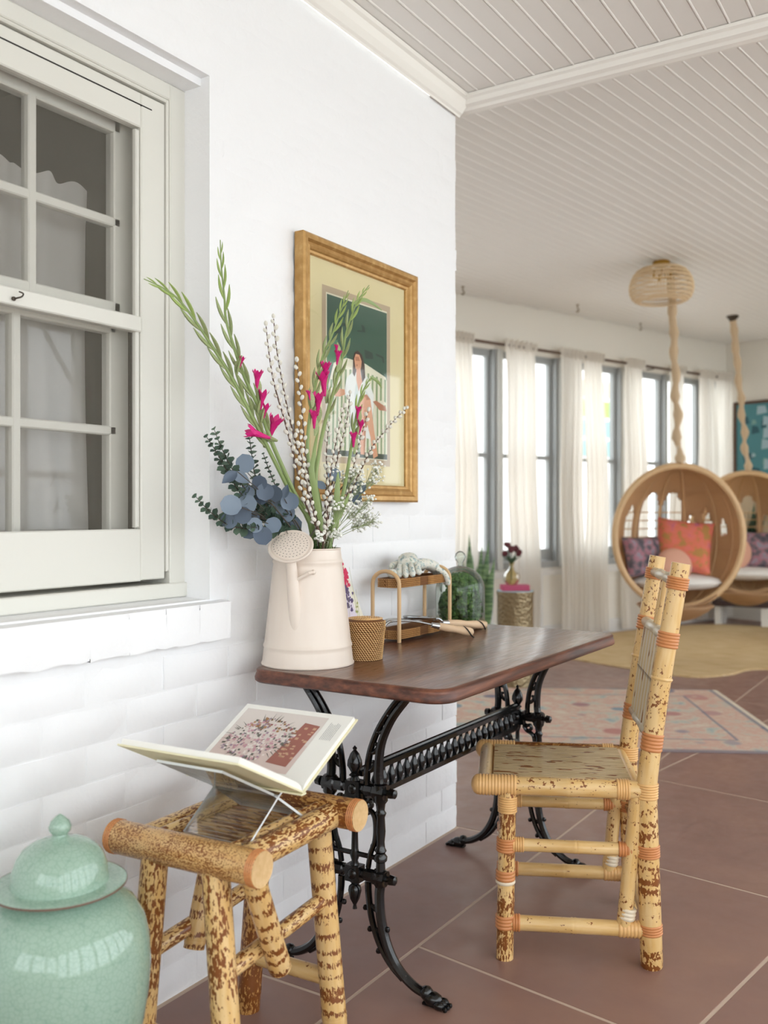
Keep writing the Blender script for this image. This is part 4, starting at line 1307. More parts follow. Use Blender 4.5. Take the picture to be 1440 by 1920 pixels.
def tray(z0, z1, nm):
    m = MB()

    def oval(u, e): # rounded rectangle
        cx, cy = (xa + xb) / 2, (yn + yf) / 2; hx_, hy_ = (xb - xa) / 2 + e, (yf - yn) / 2 + e; a_ = 2 * PI * u
        c_, s_ = math.cos(a_), math.sin(a_); p = .35
        return cx + hx_ * math.copysign(abs(c_) ** p, c_), cy + hy_ * math.copysign(abs(s_) ** p, s_)
    rows = []
    nz = 5
    for i in range(nz):
        for f, d_ in ((0, 0), (.35, .0016), (.7, .0016)): rows.append((z0 + (z1 - z0) * (i + f) / nz, -.006 + d_))
    rows.append((z1, -.006)); rows.append((z1, -.012)); rows.append((z0 + .006, -.012))
    n = 96; b = 0; per = 2 * (xb - xa + yf - yn)
    for z, e in rows: m.v += [V(*oval(j / n, e), z) for j in range(n)]
    for k in range(len(rows) - 1):
        for j in range(n): m.face((k * n + j, k * n + (j + 1) % n, (k + 1) * n + (j + 1) % n, (k + 1) * n + j), [(j / n * per, rows[k][0]), ((j + 1) / n * per, rows[k][0]), ((j + 1) / n * per, rows[k + 1][0]), (j / n * per, rows[k + 1][0])])
    m.face(range((len(rows) - 1) * n, len(rows) * n)); m.face(list(reversed(range(n))))
    tr_ = m.build(nm, MT['wicker_gap_shade'], sh)
    pt = []; N = 150
    for rw in range(5):
        zz = z0 + (z1 - z0) * (rw + .5) / 5
        pts_ = [V(*oval(j / 1200, -.0045), zz) for j in range(1200)]; L = [0]
        for j in range(1, 1200): L.append(L[-1] + (pts_[j] - pts_[j - 1]).length)
        stp = .0056; nxt = .0028 * (rw % 2)
        for j in range(1, 1199):
            if L[j] >= nxt:
                nxt += stp; d_ = (pts_[j + 1] - pts_[j - 1])
                if d_.length < 1e-7: continue
                d_.normalize(); o_ = V(d_.y, -d_.x, 0); pt.append((pts_[j], (d_ * .84 - V(0, 0, .54)).normalized(), o_))
    strands(pt, 'weave', tr_, 'wicker_strand_dark')
    return tr_


tray(TZ + .008, TZ + .036, 'lower_tray'); tray(TZ + .165, TZ + .193, 'upper_tray')

# ---------------- floral gardening gloves on the upper tray


def glove(name, label, base, fwd, side, sc, curl):
    t = thing(name, label, 'glove', base, group='floral gardening gloves')
    base = Vector(base); f = Vector(fwd).normalized(); s = Vector(side); s = (s - f * s.dot(f)).normalized(); u = s.cross(f)
    if u.z < 0: u = -u
    P = lambda a_, b_, c_: base + (f * a_ + s * b_ + u * c_) * sc
    m = MB()
    m.tube(smoothpts([P(-.10, 0, .012), P(-.06, .002, .022), P(-.02, 0, .03), P(.015, 0, .026), P(.03, 0, .02)], 4), [.03 * sc] * 3 + [.034 * sc] * 11 + [.026 * sc] * 3, 14, flat=.62, up=u)
    o = m.build('palm', MT['glove'], t)
    for k, (b_, L_) in enumerate(((-.026, .06), (-.009, .07), (.009, .066), (.026, .05))):
        m = MB(); m.tube(smoothpts([P(.01, b_, .02), P(.03 + L_ * .3, b_ * 1.15, .02 + curl * .25), P(.03 + L_ * .7, b_ * 1.25, .015 + curl * .5), P(.03 + L_, b_ * 1.3, .008 + curl)], 4), [.0105 * sc] * 11 + [.0085 * sc, .004 * sc], 10)
        m.build('finger', MT['glove'], t)
    m = MB(); m.tube(smoothpts([P(-.02, -.025, .02), P(.0, -.05, .018), P(.02, -.062, .01)], 4), [.012 * sc] * 7 + [.009 * sc, .005 * sc], 10); m.build('thumb', MT['glove'], t)
    m = MB(); m.tube([P(-.112, 0, .012), P(-.1, 0, .012)], .032 * sc, 14, flat=.6, up=u); m.build('cuff', MT['cushion_white'], t)
    return t


zt = TZ + .195
g1 = glove('garden_glove', 'floral cotton gardening glove heaped on the shelf beside the near hoop', (.10, -.52, zt + .022), (.35, -.55, -.12), (.8, .5, .1), .92, -.012)
g2 = glove('garden_glove', 'floral cotton gardening glove with fingers drooping over the far shelf end', (.105, -.40, zt + .004), (.35, .85, -.16), (.85, -.4, 0), .85, -.045)
m = MB(); P = V(.098, -.615, zt + .012)
m.ball(P, .0155, 12, 7, (1, 1, .95)); o = m.build('ceramic_knob', MT['glove']); tag(o, 'small round patterned ceramic knob inside the near shelf hoop', 'knob')

# ---------------- glass cloche over moss
KC = V(.112, -.192, TZ)
cl = thing('glass_cloche', 'glass bell cloche with round knob on a pale wooden base', 'cloche', KC)
MB().lathe([(0, 0), (.09, 0), (.094, .003), (.094, .014), (.0915, .017), (0, .017)], 48, KC).build('base', MT['pale_plywood'], cl)
R0 = .085; dm = [(R0, .0175)] + [(R0, z) for z in (.04, .07, .10, .128)] + [(R0 * math.cos(a_), .128 + .082 * math.sin(a_)) for a_ in [PI / 2 * k / 12 for k in range(1, 12)]] + [(.008, .2105)]
MB().lathe(dm, 56, KC, cap=False).build('glass_dome', MT['cloche_glass'], cl)
MB().lathe([(.009, .21), (.007, .217), (.009, .222), (.016, .229), (.02, .241), (.016, .253), (.008, .26), (0, .262)], 24, KC).build('glass_knob', MT['cloche_glass'], cl)
m = MB(); rr = random.Random(3)
for k in range(420):
    a_ = rr.uniform(0, 2 * PI); z = rr.uniform(.024, .178); rmax = .069 * math.sqrt(max(0.04, 1 - max(0, z - .09) / .1 * .95)); r = rmax * rr.random() ** .45
    m.ball(KC + V(r * math.cos(a_), r * math.sin(a_), z), rr.uniform(.008, .0145), 6, 4, (rr.uniform(.7, 1.2), rr.uniform(.7, 1.2), rr.uniform(.6, 1)))
o = m.build('moss_mound', MT['moss'], smooth=False); tag(o, 'mound of green moss under the glass cloche', 'moss', kind='stuff')

# ---------------- garden hand tools
zt = TZ


def handle(t, p, q):
    p = Vector(p); q = Vector(q)
    fr_ = [(0, .0075), (.04, .011), (.25, .0125), (.5, .011), (.72, .0135), (.9, .0135), (.97, .01), (1, .003)]
    m = MB(); m.tube([p + (q - p) * a_ for a_, _ in fr_], [r for _, r in fr_], 16); h_ = m.build('handle', MT['tool_ash_wood'], t)
    d = (q - p).normalized(); m = MB(); m.tube([p - d * .022, p - d * .004, p + d * .004], [.0082, .0095, .0095], 14); m.build('ferrule', MT['brushed_steel'], t)
    a_, b_ = frame(d); c = p + (q - p) * .86
    m = MB(); m.tube(smoothpts([c + b_ * .0135 + d * -.02, c + a_ * .013 + b_ * .008 - d * .012, c + a_ * .0145 - b_ * .003, c + a_ * .009 - b_ * .0125 + d * .012, c - b_ * .014 + d * .02 + a_ * .002], 4), .0022, 6); m.build('cord_loop', MT['black_cord'], h_)


t1 = thing('hand_cultivator', 'steel three-prong hand cultivator with pale wooden handle and black cord', 'garden tool', (.24, -.42, zt))
pa = ax(822, 1174, .195); pb = az(888, 1186, zt + .0145)
handle(t1, pa, pb)
neck = pa + (pa - pb).normalized() * .03
d = (pa - pb); d.z = 0; d.normalize(); sd = V(-d.y, d.x, 0)
for k in (-1, 0, 1):
    m = MB(); m.tube(smoothpts([pa + (pa - pb).normalized() * .015, neck + d * .05 + V(0, 0, .012) + sd * k * .01, neck + d * .115 + V(0, 0, .017) + sd * k * .024, neck + d * .145 + V(0, 0, .008) + sd * k * .027, neck + d * .155 + V(0, 0, -.025) + sd * k * .027, neck + d * .158 + V(0, 0, -.04) + sd * k * .027], 5), [.0034] * 22 + [.003, .0026, .002, .001], 8); m.build('prong', MT['brushed_steel'], t1)
t2 = thing('hand_trowel', 'steel hand trowel with pale wooden handle lying behind the cultivator', 'garden tool', (.22, -.33, zt))
pa2 = ax(838, 1168, .165) + V(0, 0, .0); pb2 = az(912, 1172, zt + .0145)
handle(t2, pa2, pb2)
d = (pa2 - pb2).normalized(); sd = V(-d.y, d.x, 0).normalized()
m = MB(); m.tube(smoothpts([pa2 + d * .015, pa2 + d * .04 + V(0, 0, .012), pa2 + d * .06 + V(0, 0, .006)], 5), .004, 8); m.build('neck', MT['brushed_steel'], t2)
m = MB(); q0 = pa2 + d * .055 + V(0, 0, .006)


def bl(u, v):
    wv = .034 * math.sin(min(1, (v * 1.6 + .25)) * PI / 2) * (1 - max(0, v - .55) ** 2 * 4.6); x = (u - .5) * 2
    return q0 + d * (.13 * v) + sd * (x * wv) + V(0, 0, .010 * x * x - .002 * v)


m.grid(bl, 8, 12); o = m.build('blade', MT['brushed_steel'], t2)
sd_ = o.modifiers.new('thickness', 'SOLIDIFY'); sd_.thickness = .0012

# ---------------- printed floral card leaning on the wall
kd = thing('floral_card', 'pale card printed with red and violet flowers leaning on the wall', 'card', (.06, -.83, TZ))
p_bl, p_br = V(.041, -.925, TZ + .001), V(.041, -.645, TZ + .001)
e_u = (p_br - p_bl); e_u.normalize(); e_v = V(-.028, 0, .287).normalized(); e_n = e_u.cross(e_v).normalized()
if e_n.x < 0: e_n = -e_n
wd_, ht_ = .285, .286
m = MB(); q = lambda a_, b_, c_=0: p_bl + e_u * a_ + e_v * b_ + e_n * c_
m.hexa([q(0, 0, -.004), q(wd_, 0, -.004), q(wd_, 0), q(0, 0), q(.0, ht_, -.004), q(wd_ * .5, ht_, -.004), q(wd_ * .5, ht_), q(0, ht_)]); m.build('board', MT['card'], kd, smooth=False)
m = MB(); rr = random.Random(9); K = ['card_lilac', 'k_red', 'k_violet', 'k_olive']
m.poly([q(.0, .0, .0004), q(.245, .0, .0004), q(.13, .28, .0004), q(.0, .28, .0004)])
for k in range(120):
    z_ = rr.random()
    if z_ < .42: mi, a_, b_ = 1, rr.gauss(.168, .01), rr.gauss(.205, .022)
    elif z_ < .66: mi, a_, b_ = 2, rr.gauss(.17, .016), rr.gauss(.135, .022)
    else: mi, a_, b_ = 3, rr.gauss(.212, .009), rr.uniform(.09, .22)
    if not (0.004 < a_ < wd_ * (1 - .5 * b_ / ht_) - .004): continue
    m.m = mi; s_ = rr.uniform(.003, .007) * (.55 if mi == 3 else 1); an = rr.uniform(0, PI)
    m.poly([q(a_ + s_ * math.cos(t + an) * (1.4 if j_ % 2 else .7), b_ + s_ * math.sin(t + an) * 1.2, .0006 + k * 2e-6) for j_, t in enumerate([w_ * PI / 3 for w_ in range(6)])])
m.m = 3
for a_, b0, b1, sl in ((.22, .05, .23, -.03), (.226, .05, .16, -.01), (.172, .05, .18, 0.0)): m.poly([q(a_ - .0006, b0, .0007), q(a_ + .0006, b0, .0007), q(a_ + .0006 + sl, b1, .0007), q(a_ - .0006 + sl, b1, .0007)])
m.build('printed_flowers', [MT[x] for x in K], kd, smooth=False)

# ---------------- gilt-framed picture
PY0, PY1, PZ0, PZ1 = -.981, -.346, 1.197, 1.957
pc = thing('framed_picture', 'gold-framed picture of a woman in a striped armchair on the brick wall', 'picture', (.0, (PY0 + PY1) / 2, PZ0))
FP = [(0, .0), (0, .03), (.006, .034), (.018, .034), (.022, .029), (.024, .026), (.034, .028), (.04, .024), (.043, .018), (.05, .017), (.053, .014), (.053, .006)]
cor = lambda e: [(PY0 + e, PZ0 + e), (PY1 - e, PZ0 + e), (PY1 - e, PZ1 - e), (PY0 + e, PZ1 - e)]
for k in range(4):
    m = MB(); n = len(FP)
    for kk in (k, (k + 1) % 4): m.v += [V(xd + .002, *cor(e)[kk]) for e, xd in FP]
    for i in range(n - 1): m.face((i, i + 1, n + i + 1, n + i))
    m.build('frame_side', MT['gilt'], pc, smooth=False)
m = MB(); c_ = cor(.05); m.prism([V(.004, y, z) for y, z in c_], (.006, 0, 0)); m.build('mat_board', MT['matboard'], pc, smooth=False)
PN = ['p_border', 'p_cream', 'p_green', 'p_green2', 'p_dark', 'p_cream', 'p_stripe', 'p_hair', 'p_skin', 'p_skin2', 'p_dress', 'p_dress2', 'p_floor']
m = MB(); lay = [0]


def pp(mi, pts):
    lay[0] += 1; m.m = mi; m.poly([V(.0105 + lay[0] * .00003, y, z) for y, z in pts])


y0, y1, z0, z1 = -.862, -.488, 1.312, 1.832
pp(0, [(y0, z0), (y1, z0), (y1, z1), (y0, z1)]); e = .019; pp(1, [(y0 + e, z0 + e), (y1 - e, z0 + e), (y1 - e, z1 - e), (y0 + e, z1 - e)])
y0, y1, z0, z1 = -.838, -.508, 1.334, 1.808
iy = lambda a_: y0 + (y1 - y0) * a_
iz = lambda b_: z1 - (z1 - z0) * b_
Q = lambda pts: [(iy(a_), iz(b_)) for a_, b_ in pts]


def nq(mi, pts): pp(mi, Q(pts))


nq(2, [(0, 0), (1, 0), (1, 1), (0, 1)]); rr = random.Random(2)
for k in range(26):
    a_, b_ = rr.uniform(.03, .8), rr.uniform(.03, .42); nq(rr.choice((4, 2, 3)) if a_ < .3 and b_ > .22 else rr.choice((4, 2)), [(a_, b_), (a_ + .14, b_ + .01), (a_ + .16, b_ + .05), (a_ + .02, b_ + .06)])
nq(3, [(.0, .30), (.16, .27), (.22, .38), (.0, .46)])
nq(5, [(.10, .42), (.3, .37), (.62, .38), (.98, .44), (1, .47), (1, .97), (.02, .97), (.02, .56)])
for k in range(13):
    a_ = .05 + k * .075; top = .43 if .1 < a_ < .98 else .5
    nq(6, [(a_, top + abs(a_ - .5) * .06), (a_ + .032, top + abs(a_ - .5) * .06), (a_ + .02, .97), (a_ - .012, .97)])
nq(5, [(.0, .60), (.12, .56), (.24, .58), (.27, .66), (.25, .97), (.0, .97)])
for k in range(4): nq(6, [(.02 + k * .065, .60), (.045 + k * .065, .59), (.04 + k * .06, .97), (.01 + k * .06, .97)])
nq(5, [(.78, .62), (.92, .6), (1, .62), (1, .97), (.8, .97)])
for k in range(3): nq(6, [(.81 + k * .07, .63), (.835 + k * .07, .63), (.84 + k * .065, .97), (.815 + k * .065, .97)])
nq(12, [(0, .965), (1, .965), (1, 1), (0, 1)])
nq(10, [(.30, .50), (.38, .46), (.46, .44), (.58, .44), (.66, .47), (.76, .58), (.74, .72), (.76, .88), (.52, .86), (.36, .88), (.36, .66), (.26, .6)])
nq(11, [(.44, .55), (.48, .5), (.52, .7), (.48, .86), (.4, .86)]); nq(11, [(.62, .55), (.70, .6), (.72, .74), (.62, .7)])
nq(7, [(.41, .36), (.43, .325), (.48, .305), (.55, .325), (.60, .39), (.61, .47), (.56, .51), (.53, .42), (.46, .44), (.43, .48), (.40, .46)])
nq(8, [(.425, .365), (.45, .33), (.51, .33), (.55, .37), (.54, .415), (.50, .44), (.445, .425)]); nq(9, [(.44, .35), (.50, .345), (.52, .37), (.45, .375)]); nq(9, [(.455, .40), (.48, .395), (.485, .405), (.46, .41)])
nq(8, [(.46, .425), (.525, .41), (.535, .46), (.56, .5), (.50, .57), (.46, .5)])
nq(8, [(.10, .60), (.16, .575), (.27, .575), (.28, .605), (.2, .625), (.12, .63)]); nq(9, [(.74, .62), (.80, .61), (.97, .64), (.99, .67), (.86, .67)])
nq(9, [(.50, .66), (.56, .59), (.64, .58), (.70, .61), (.70, .70), (.62, .82), (.60, .98), (.53, .98), (.52, .8)]); nq(8, [(.60, .62), (.70, .61), (.735, .72), (.77, .83), (.83, .98), (.75, 1.0), (.70, .86), (.62, .74)])
nq(8, [(.50, .68), (.56, .6), (.63, .6), (.60, .7), (.585, .84), (.585, .98), (.53, .98), (.525, .82)])
m.build('painted_print', [MT[x] for x in PN], pc, smooth=False)
m = MB(); m.poly([V(.0135, y, z) for y, z in cor(.05)]); m.build('picture_glass', MT['window_glass'], pc, smooth=False)

# ================================================================== FLOWERS IN THE CAN
# unit leaves: base at origin, growing along +z, facing +x
def leaf_mesh(name, mt, shape, nv=6, cup=.12, bend=.0):
    m = MB()

    def fn(u, v):
        x = (u - .5) * 2; wv = shape(v)
        return (cup * x * x * wv * 2 + bend * v * v, x * wv, v)
    m.grid(fn, 4, nv)
    return m.mesh(name, MT[mt])


rnd = lambda v: .46 * math.sin(PI * min(1, max(0, v)) ** .9) + .002
LEAF_SD = [leaf_mesh('leaf', 'sdollar', lambda v: .47 * math.sqrt(max(0, 1 - (2 * v - 1) ** 2)) + .01, 7, c_, b_) for c_, b_ in ((.1, .06), (.16, -.08), (.05, .14))]
LEAF_SP = leaf_mesh('leaf', 'sdollar', lambda v: .30 * math.sin(PI * v ** .8) + .006, 6, .2, .15)
LEAF_BE = [leaf_mesh('leaf', 'beuca', lambda v: .48 * math.sqrt(max(0, 1 - (2 * v - 1) ** 2)) + .02, 4, .15, b_) for b_ in (.1, -.1)]
BRACT = leaf_mesh('bract', 'bract', lambda v: .15 * math.sin(PI * (v * .82 + .13)) + .002, 6, .9, .05)
BRACT_G = leaf_mesh('bract', 'gladiolus_bud_green', lambda v: .14 * math.sin(PI * (v * .82 + .13)) + .002, 6, .9, .05)
m = MB(); m.ball((0, 0, .5), .5, 8, 6, (.72, .72, 1)); CAT = m.mesh('catkin', MT['catkin_grey'])


def petal_mesh():
    m = MB()
    for k in range(5):
        a0 = 2 * PI * k / 5

        def fn(u, v, a0=a0):
            x = (u - .5) * 2; wv = .10 + .22 * math.sin(PI * min(1, v * .9 + .05)); rr = .07 + .16 * v + .22 * max(0, v - .55) ** 1.5 * 2
            a_ = a0 + x * wv / max(rr, .1) * .9
            return (math.cos(a_) * rr, math.sin(a_) * rr, v * (1 - .12 * abs(x)))
        m.grid(fn, 4, 6)
    return m.mesh('bloom', MT['magenta_petal'])


PETAL = petal_mesh()
FOOT = V(CC.x, CC.y, TZ + .08)


def stem_pts(pxs, x_tip, x_base, k=5, foot=True, fj=(0, 0)):
    n = len(pxs); P = [ax(x, y, x_tip + (x_base - x_tip) * (i / (n - 1)) ** 1.0) for i, (x, y) in enumerate(pxs)]
    if foot: P.append(FOOT + V(fj[0], fj[1], 0))
    return smoothpts(P, k)


def at_len(pts, t):
    L = [0]
    for i in range(1, len(pts)): L.append(L[-1] + (pts[i] - pts[i - 1]).length)
    s = t
    for i in range(1, len(pts)):
        if L[i] >= s:
            f = (s - L[i - 1]) / max(1e-9, L[i] - L[i - 1]); return pts[i - 1] + (pts[i] - pts[i - 1]) * f, (pts[i] - pts[i - 1]).normalized()
    return pts[-1], (pts[-1] - pts[-2]).normalized()


view = (CAM - V(.14, -1.1, 1.3)).normalized()


def gladiolus(label, pxs, xt, xb, blooms, nbr=16, lb_=.075, gap=.03, fj=(0, 0), leafs=()):
    t = thing('gladiolus', label, 'flower', FOOT + V(fj[0], fj[1], 0), group='flowers in the watering can')
    pts = stem_pts(pxs, xt, xb, fj=fj)
    m = MB(); n = len(pts); m.tube(pts, [.0012 + .0042 * min(1, i / n * 1.6) for i in range(n)], 8); m.build('stem', MT['gladiolus_green'], t)
    s = .004
    for k in range(nbr):
        p, d = at_len(pts, s + .03)
        side = d.cross(view).normalized() * (1 if k % 2 else -1)
        g = -d + side * .15 + view * U(-.05, .12)
        Lk = lb_ * .86 * (.42 + .58 * min(1, k / 6))
        inst('bract', BRACT_G if k < 7 else BRACT, t, mrot(p, g, side + view * .4, (Lk * .42, Lk * .42, Lk)))
        s += gap * (.55 + .45 * min(1, k / 6))
    for (x, y, px_, py_, L_) in blooms:
        # bloom at pixel x, y pointing px_, py_ in the picture
        best = min(pts, key=lambda q: ((q - CAM).normalized() - ray(x, y).normalized()).length)
        xx = best.x; P = ax(x, y, xx + .012)
        up_ = V(0, 0, 1); rt = view.cross(up_).normalized() * -1
        g = (RT * px_ - up_ * py_ + view * .25).normalized()
        base = P - g * L_ * .55
        inst('bloom', PETAL, t, mrot(base, g, None, (L_ * .95, L_ * .95, L_ * 1.3)))
        inst('calyx', BRACT, t, mrot(base - g * .02, g, None, (.045, .045, .05)))
    for (pl, w_) in leafs:
        P = smoothpts([ax(x, y, xx) for x, y, xx in pl], 6); m = MB(); nn = len(P)
        m.tube(P, [w_ * math.sin(PI * (i / (nn - 1)) ** .7 * .96 + .06) + .0008 for i in range(nn)], 6, flat=.18, up=view); m.build('leaf', MT['gladiolus_green'], t)
    return t


gladiolus('green gladiolus spike arching furthest left in front of the window', [(270, 523), (306, 540), (335, 562), (365, 600), (395, 645), (430, 700), (462, 760), (500, 835), (540, 915), (585, 1005)], .05, .135, [(510, 806, .35, -.9, .055), (487, 815, -.9, -.3, .05)], 20, .085, .028, (-.01, -.02))
gladiolus('tall upright gladiolus spike rising left of the picture with pink buds', [(413, 450), (415, 500), (421, 560), (424, 600), (440, 655), (460, 710), (488, 770), (512, 835), (550, 920), (590, 1005)], .075, .14, [(482, 715, .1, -1, .04), (491, 752, .2, -1, .04), (497, 772, .25, -1, .03), (452, 680, .3, -1, .022)], 18, .08, .032, (.01, -.02))
gladiolus('gladiolus spike with large magenta blooms in front of the picture', [(653, 545), (640, 580), (622, 630), (604, 672), (590, 730), (580, 790), (577, 850), (588, 930), (602, 1010)], .09, .16, [(609, 700, .1, -1, .045), (607, 722, -.1, -1, .055), (596, 760, .05, -1, .05), (589, 788, .0, -1, .04), (580, 742, -.2, -1, .022)], 17, .075, .03, (.01, 0), leafs=([[(604, 960, .15), (590, 900, .15), (589, 850, .15), (598, 800, .14)], .006],))
gladiolus('gladiolus spike with bright green forked tip over the picture mat', [(692, 535), (672, 562), (660, 590), (648, 630), (640, 680), (625, 735), (610, 790), (598, 850), (592, 910), (603, 1005)], .11, .17, [(633, 672, .1, -1, .032), (631, 655, .0, -1, .02)], 17, .075, .032, (.02, 0), leafs=([[(658, 572, .115), (680, 562, .12), (700, 570, .12), (716, 582, .125)], .005], [[(606, 1000, .17), (592, 930, .17), (585, 880, .17), (592, 830, .17)], .008]))
gladiolus('short gladiolus spike with small magenta buds below the painted figure', [(697, 708), (690, 716), (676, 745), (667, 785), (660, 830), (652, 880), (640, 940), (620, 1015)], .13, .18, [(671, 775, .1, -1, .028), (675, 803, .2, -1, .034), (663, 826, .0, -1, .034)], 9, .07, .035, (.03, .01), leafs=([[(694, 706, .135), (708, 715, .14), (716, 728, .14)], .004], [[(630, 1000, .18), (632, 930, .19), (634, 885, .19)], .008], [[(612, 1000, .16), (640, 960, .19), (655, 925, .19)], .007]))


def willow(label, pxs, xt, xb, n, fj=(0, 0), sz=.0145):
    t = thing('pussy_willow', label, 'branch', FOOT + V(fj[0], fj[1], 0), group='flowers in the watering can')
    pts = stem_pts(pxs, xt, xb, fj=fj); m = MB(); k = len(pts)
    m.tube(pts, [.0012 + .0022 * i / k for i in range(k)], 6); m.build('twig', MT['willow_bark'], t)
    L = sum((pts[i] - pts[i - 1]).length for i in range(1, k)); top = ax(600, 1020, xb).z
    s = 0
    for i in range(n + 30):
        p, d = at_len(pts, s); s += U(.0125, .0195)
        if p.z < TZ + .31: break
        side = d.cross(view).normalized() * (1 if i % 2 else -1)
        if i == 0: g = -d
        else: g = -d + side * .55 + view * U(-.4, .5)
        z_ = sz * U(.85, 1.15)
        inst('catkin', CAT, t, mrot(p + g.normalized() * .001, g, None, (z_, z_, z_)))


willow('pussy willow branch reaching highest, left of the picture frame', [(513, 598), (518, 650), (528, 710), (542, 780), (560, 850), (582, 940), (602, 1020)], .10, .15, 24, (-.02, 0))
willow('pussy willow branch just left of the tallest willow twig', [(499, 612), (504, 660), (514, 720), (534, 790), (552, 860), (575, 950), (598, 1020)], .11, .16, 24, (-.02, .01))
willow('pussy willow branch crossing the left side of the gold frame', [(557, 680), (561, 720), (568, 790), (572, 850), (582, 920), (600, 1020)], .13, .16, 20, (0, 0))
willow('pussy willow branch leaning furthest right, tip over the gold frame', [(761, 766), (742, 785), (722, 808), (700, 835), (686, 862), (668, 900), (645, 950), (622, 1020)], .15, .18, 16, (.03, .02))
willow('pussy willow branch rising across the painted leg', [(690, 772), (682, 800), (672, 835), (662, 880), (648, 940), (620, 1020)], .16, .18, 16, (.03, 0))
willow('pussy willow branch beside the figure in the painted armchair', [(656, 740), (650, 790), (640, 830), (628, 880), (618, 940), (612, 1020)], .15, .17, 18, (.02, .01))
willow('short pussy willow branch at the lower left of the painting', [(616, 800), (612, 850), (613, 890), (610, 940), (606, 1020)], .16, .17, 13, (.01, -.01))
willow('pussy willow branch among the front stems above the can rim', [(645, 765), (636, 800), (626, 850), (618, 900), (614, 960), (608, 1020)], .18, .19, 15, (.02, -.02))
willow('low pussy willow branch close behind the watering-can rose', [(560, 800), (566, 860), (580, 930), (596, 990), (606, 1022)], .19, .2, 13, (0, -.02))


def breath(label, tips, xs, n, fj):
    t = thing('babys_breath', label, 'flower', FOOT + V(fj[0], fj[1], 0), group='flowers in the watering can')
    m = MB(); bl_ = MB()
    b0 = ax(615, 1015, xs)
    m.tube(smoothpts([FOOT + V(fj[0], fj[1], 0), b0], 2), .0014, 5)
    for (x, y, r) in tips:
        c = ax(x, y, xs + U(-.03, .03)); mid = b0 + (c - b0) * .5 + V(U(-.01, .01), U(-.01, .01), U(-.01, .01))
        m.tube(smoothpts([b0, mid, c], 3), .0009, 5)
        for k in range(n):
            q = c + V(U(-1, 1), U(-1, 1), U(-1, 1)).normalized() * (r / 1770 * 2.5) * R() ** .5
            m.tube([mid + (c - mid) * U(.3, 1), q], .0004, 4)
            bl_.ball(q, U(.0028, .0052), 6, 4, (1, 1, .8))
    m.build('stems', MT['babys_breath_stem'], t); tag(bl_.build('blossoms', MT['babys_breath_white'], t), kind='stuff')


breath("spray of white baby's breath at the lower right of the picture", [(700, 895, 22), (680, 905, 24), (708, 878, 16), (690, 940, 20)], .17, 34, (.03, .01))
breath("baby's breath spray in front of the painting's lower edge", [(655, 890, 22), (635, 895, 18), (668, 885, 18), (622, 880, 14)], .16, 34, (.01, .01))
breath("baby's breath spray hanging right against the white wall", [(685, 965, 22), (700, 975, 20), (665, 960, 20), (672, 985, 16)], .16, 36, (.03, 0))
breath("baby's breath spray low over the can rim", [(640, 945, 22), (625, 950, 18), (655, 935, 20), (612, 985, 14), (630, 1000, 12), (600, 1005, 10)], .19, 26, (.01, -.01))


def baby_euca(label, pxs, xt, xb, n=30, fj=(0, 0), lf=.0225):
    t = thing('baby_eucalyptus', label, 'foliage', FOOT + V(fj[0], fj[1], 0), group='foliage in the watering can')
    pts = stem_pts(pxs, xt, xb, fj=fj); m = MB(); k = len(pts); m.tube(pts, [.0008 + .0018 * i / k for i in range(k)], 6); m.build('stem', MT['eucalyptus_stem'], t)
    s = .0
    for i in range(n):
        p, d = at_len(pts, s); s += .0128
        if p.z < TZ + .28: break
        sz = lf * (.55 + .45 * min(1, i / 8)); a0 = i * 1.57 + U(-.3, .3); sx, sy = frame(d)
        for a_ in (a0, a0 + PI):
            g = sx * math.cos(a_) + sy * math.sin(a_) - d * .5
            inst('leaf', LEAF_BE[i % 2], t, mrot(p, g, -d + view * .6, sz * U(.85, 1.15)))


baby_euca('dark eucalyptus sprig, lower of the two forked tips at the far left', [(388, 820), (404, 845), (424, 880), (446, 918), (480, 955), (540, 1000), (575, 1020)], .06, .12, 30, (-.03, -.01))
baby_euca('dark eucalyptus sprig, upper of the two forked tips at the far left', [(402, 806), (412, 832), (430, 870), (455, 910), (490, 955), (545, 1000), (578, 1020)], .07, .12, 30, (-.03, 0))
baby_euca('upright dark eucalyptus sprig behind the blue round leaf', [(467, 815), (471, 845), (478, 890), (495, 940), (530, 990), (575, 1020)], .075, .12, 22, (-.02, 0))
baby_euca('thin dark eucalyptus sprig beside the thick gladiolus stem', [(494, 852), (504, 880), (514, 905), (532, 950), (570, 1015)], .08, .13, 16, (-.02, .01), .014)
baby_euca('low dark eucalyptus sprig curving left beneath the blue leaves', [(368, 932), (384, 950), (404, 968), (430, 985), (465, 992), (510, 1000), (560, 1020)], .05, .12, 30, (-.03, -.02))
baby_euca('short dark eucalyptus sprig under the silver-blue cluster', [(470, 988), (500, 992), (530, 1000), (565, 1018)], .13, .14, 18, (-.02, -.02))


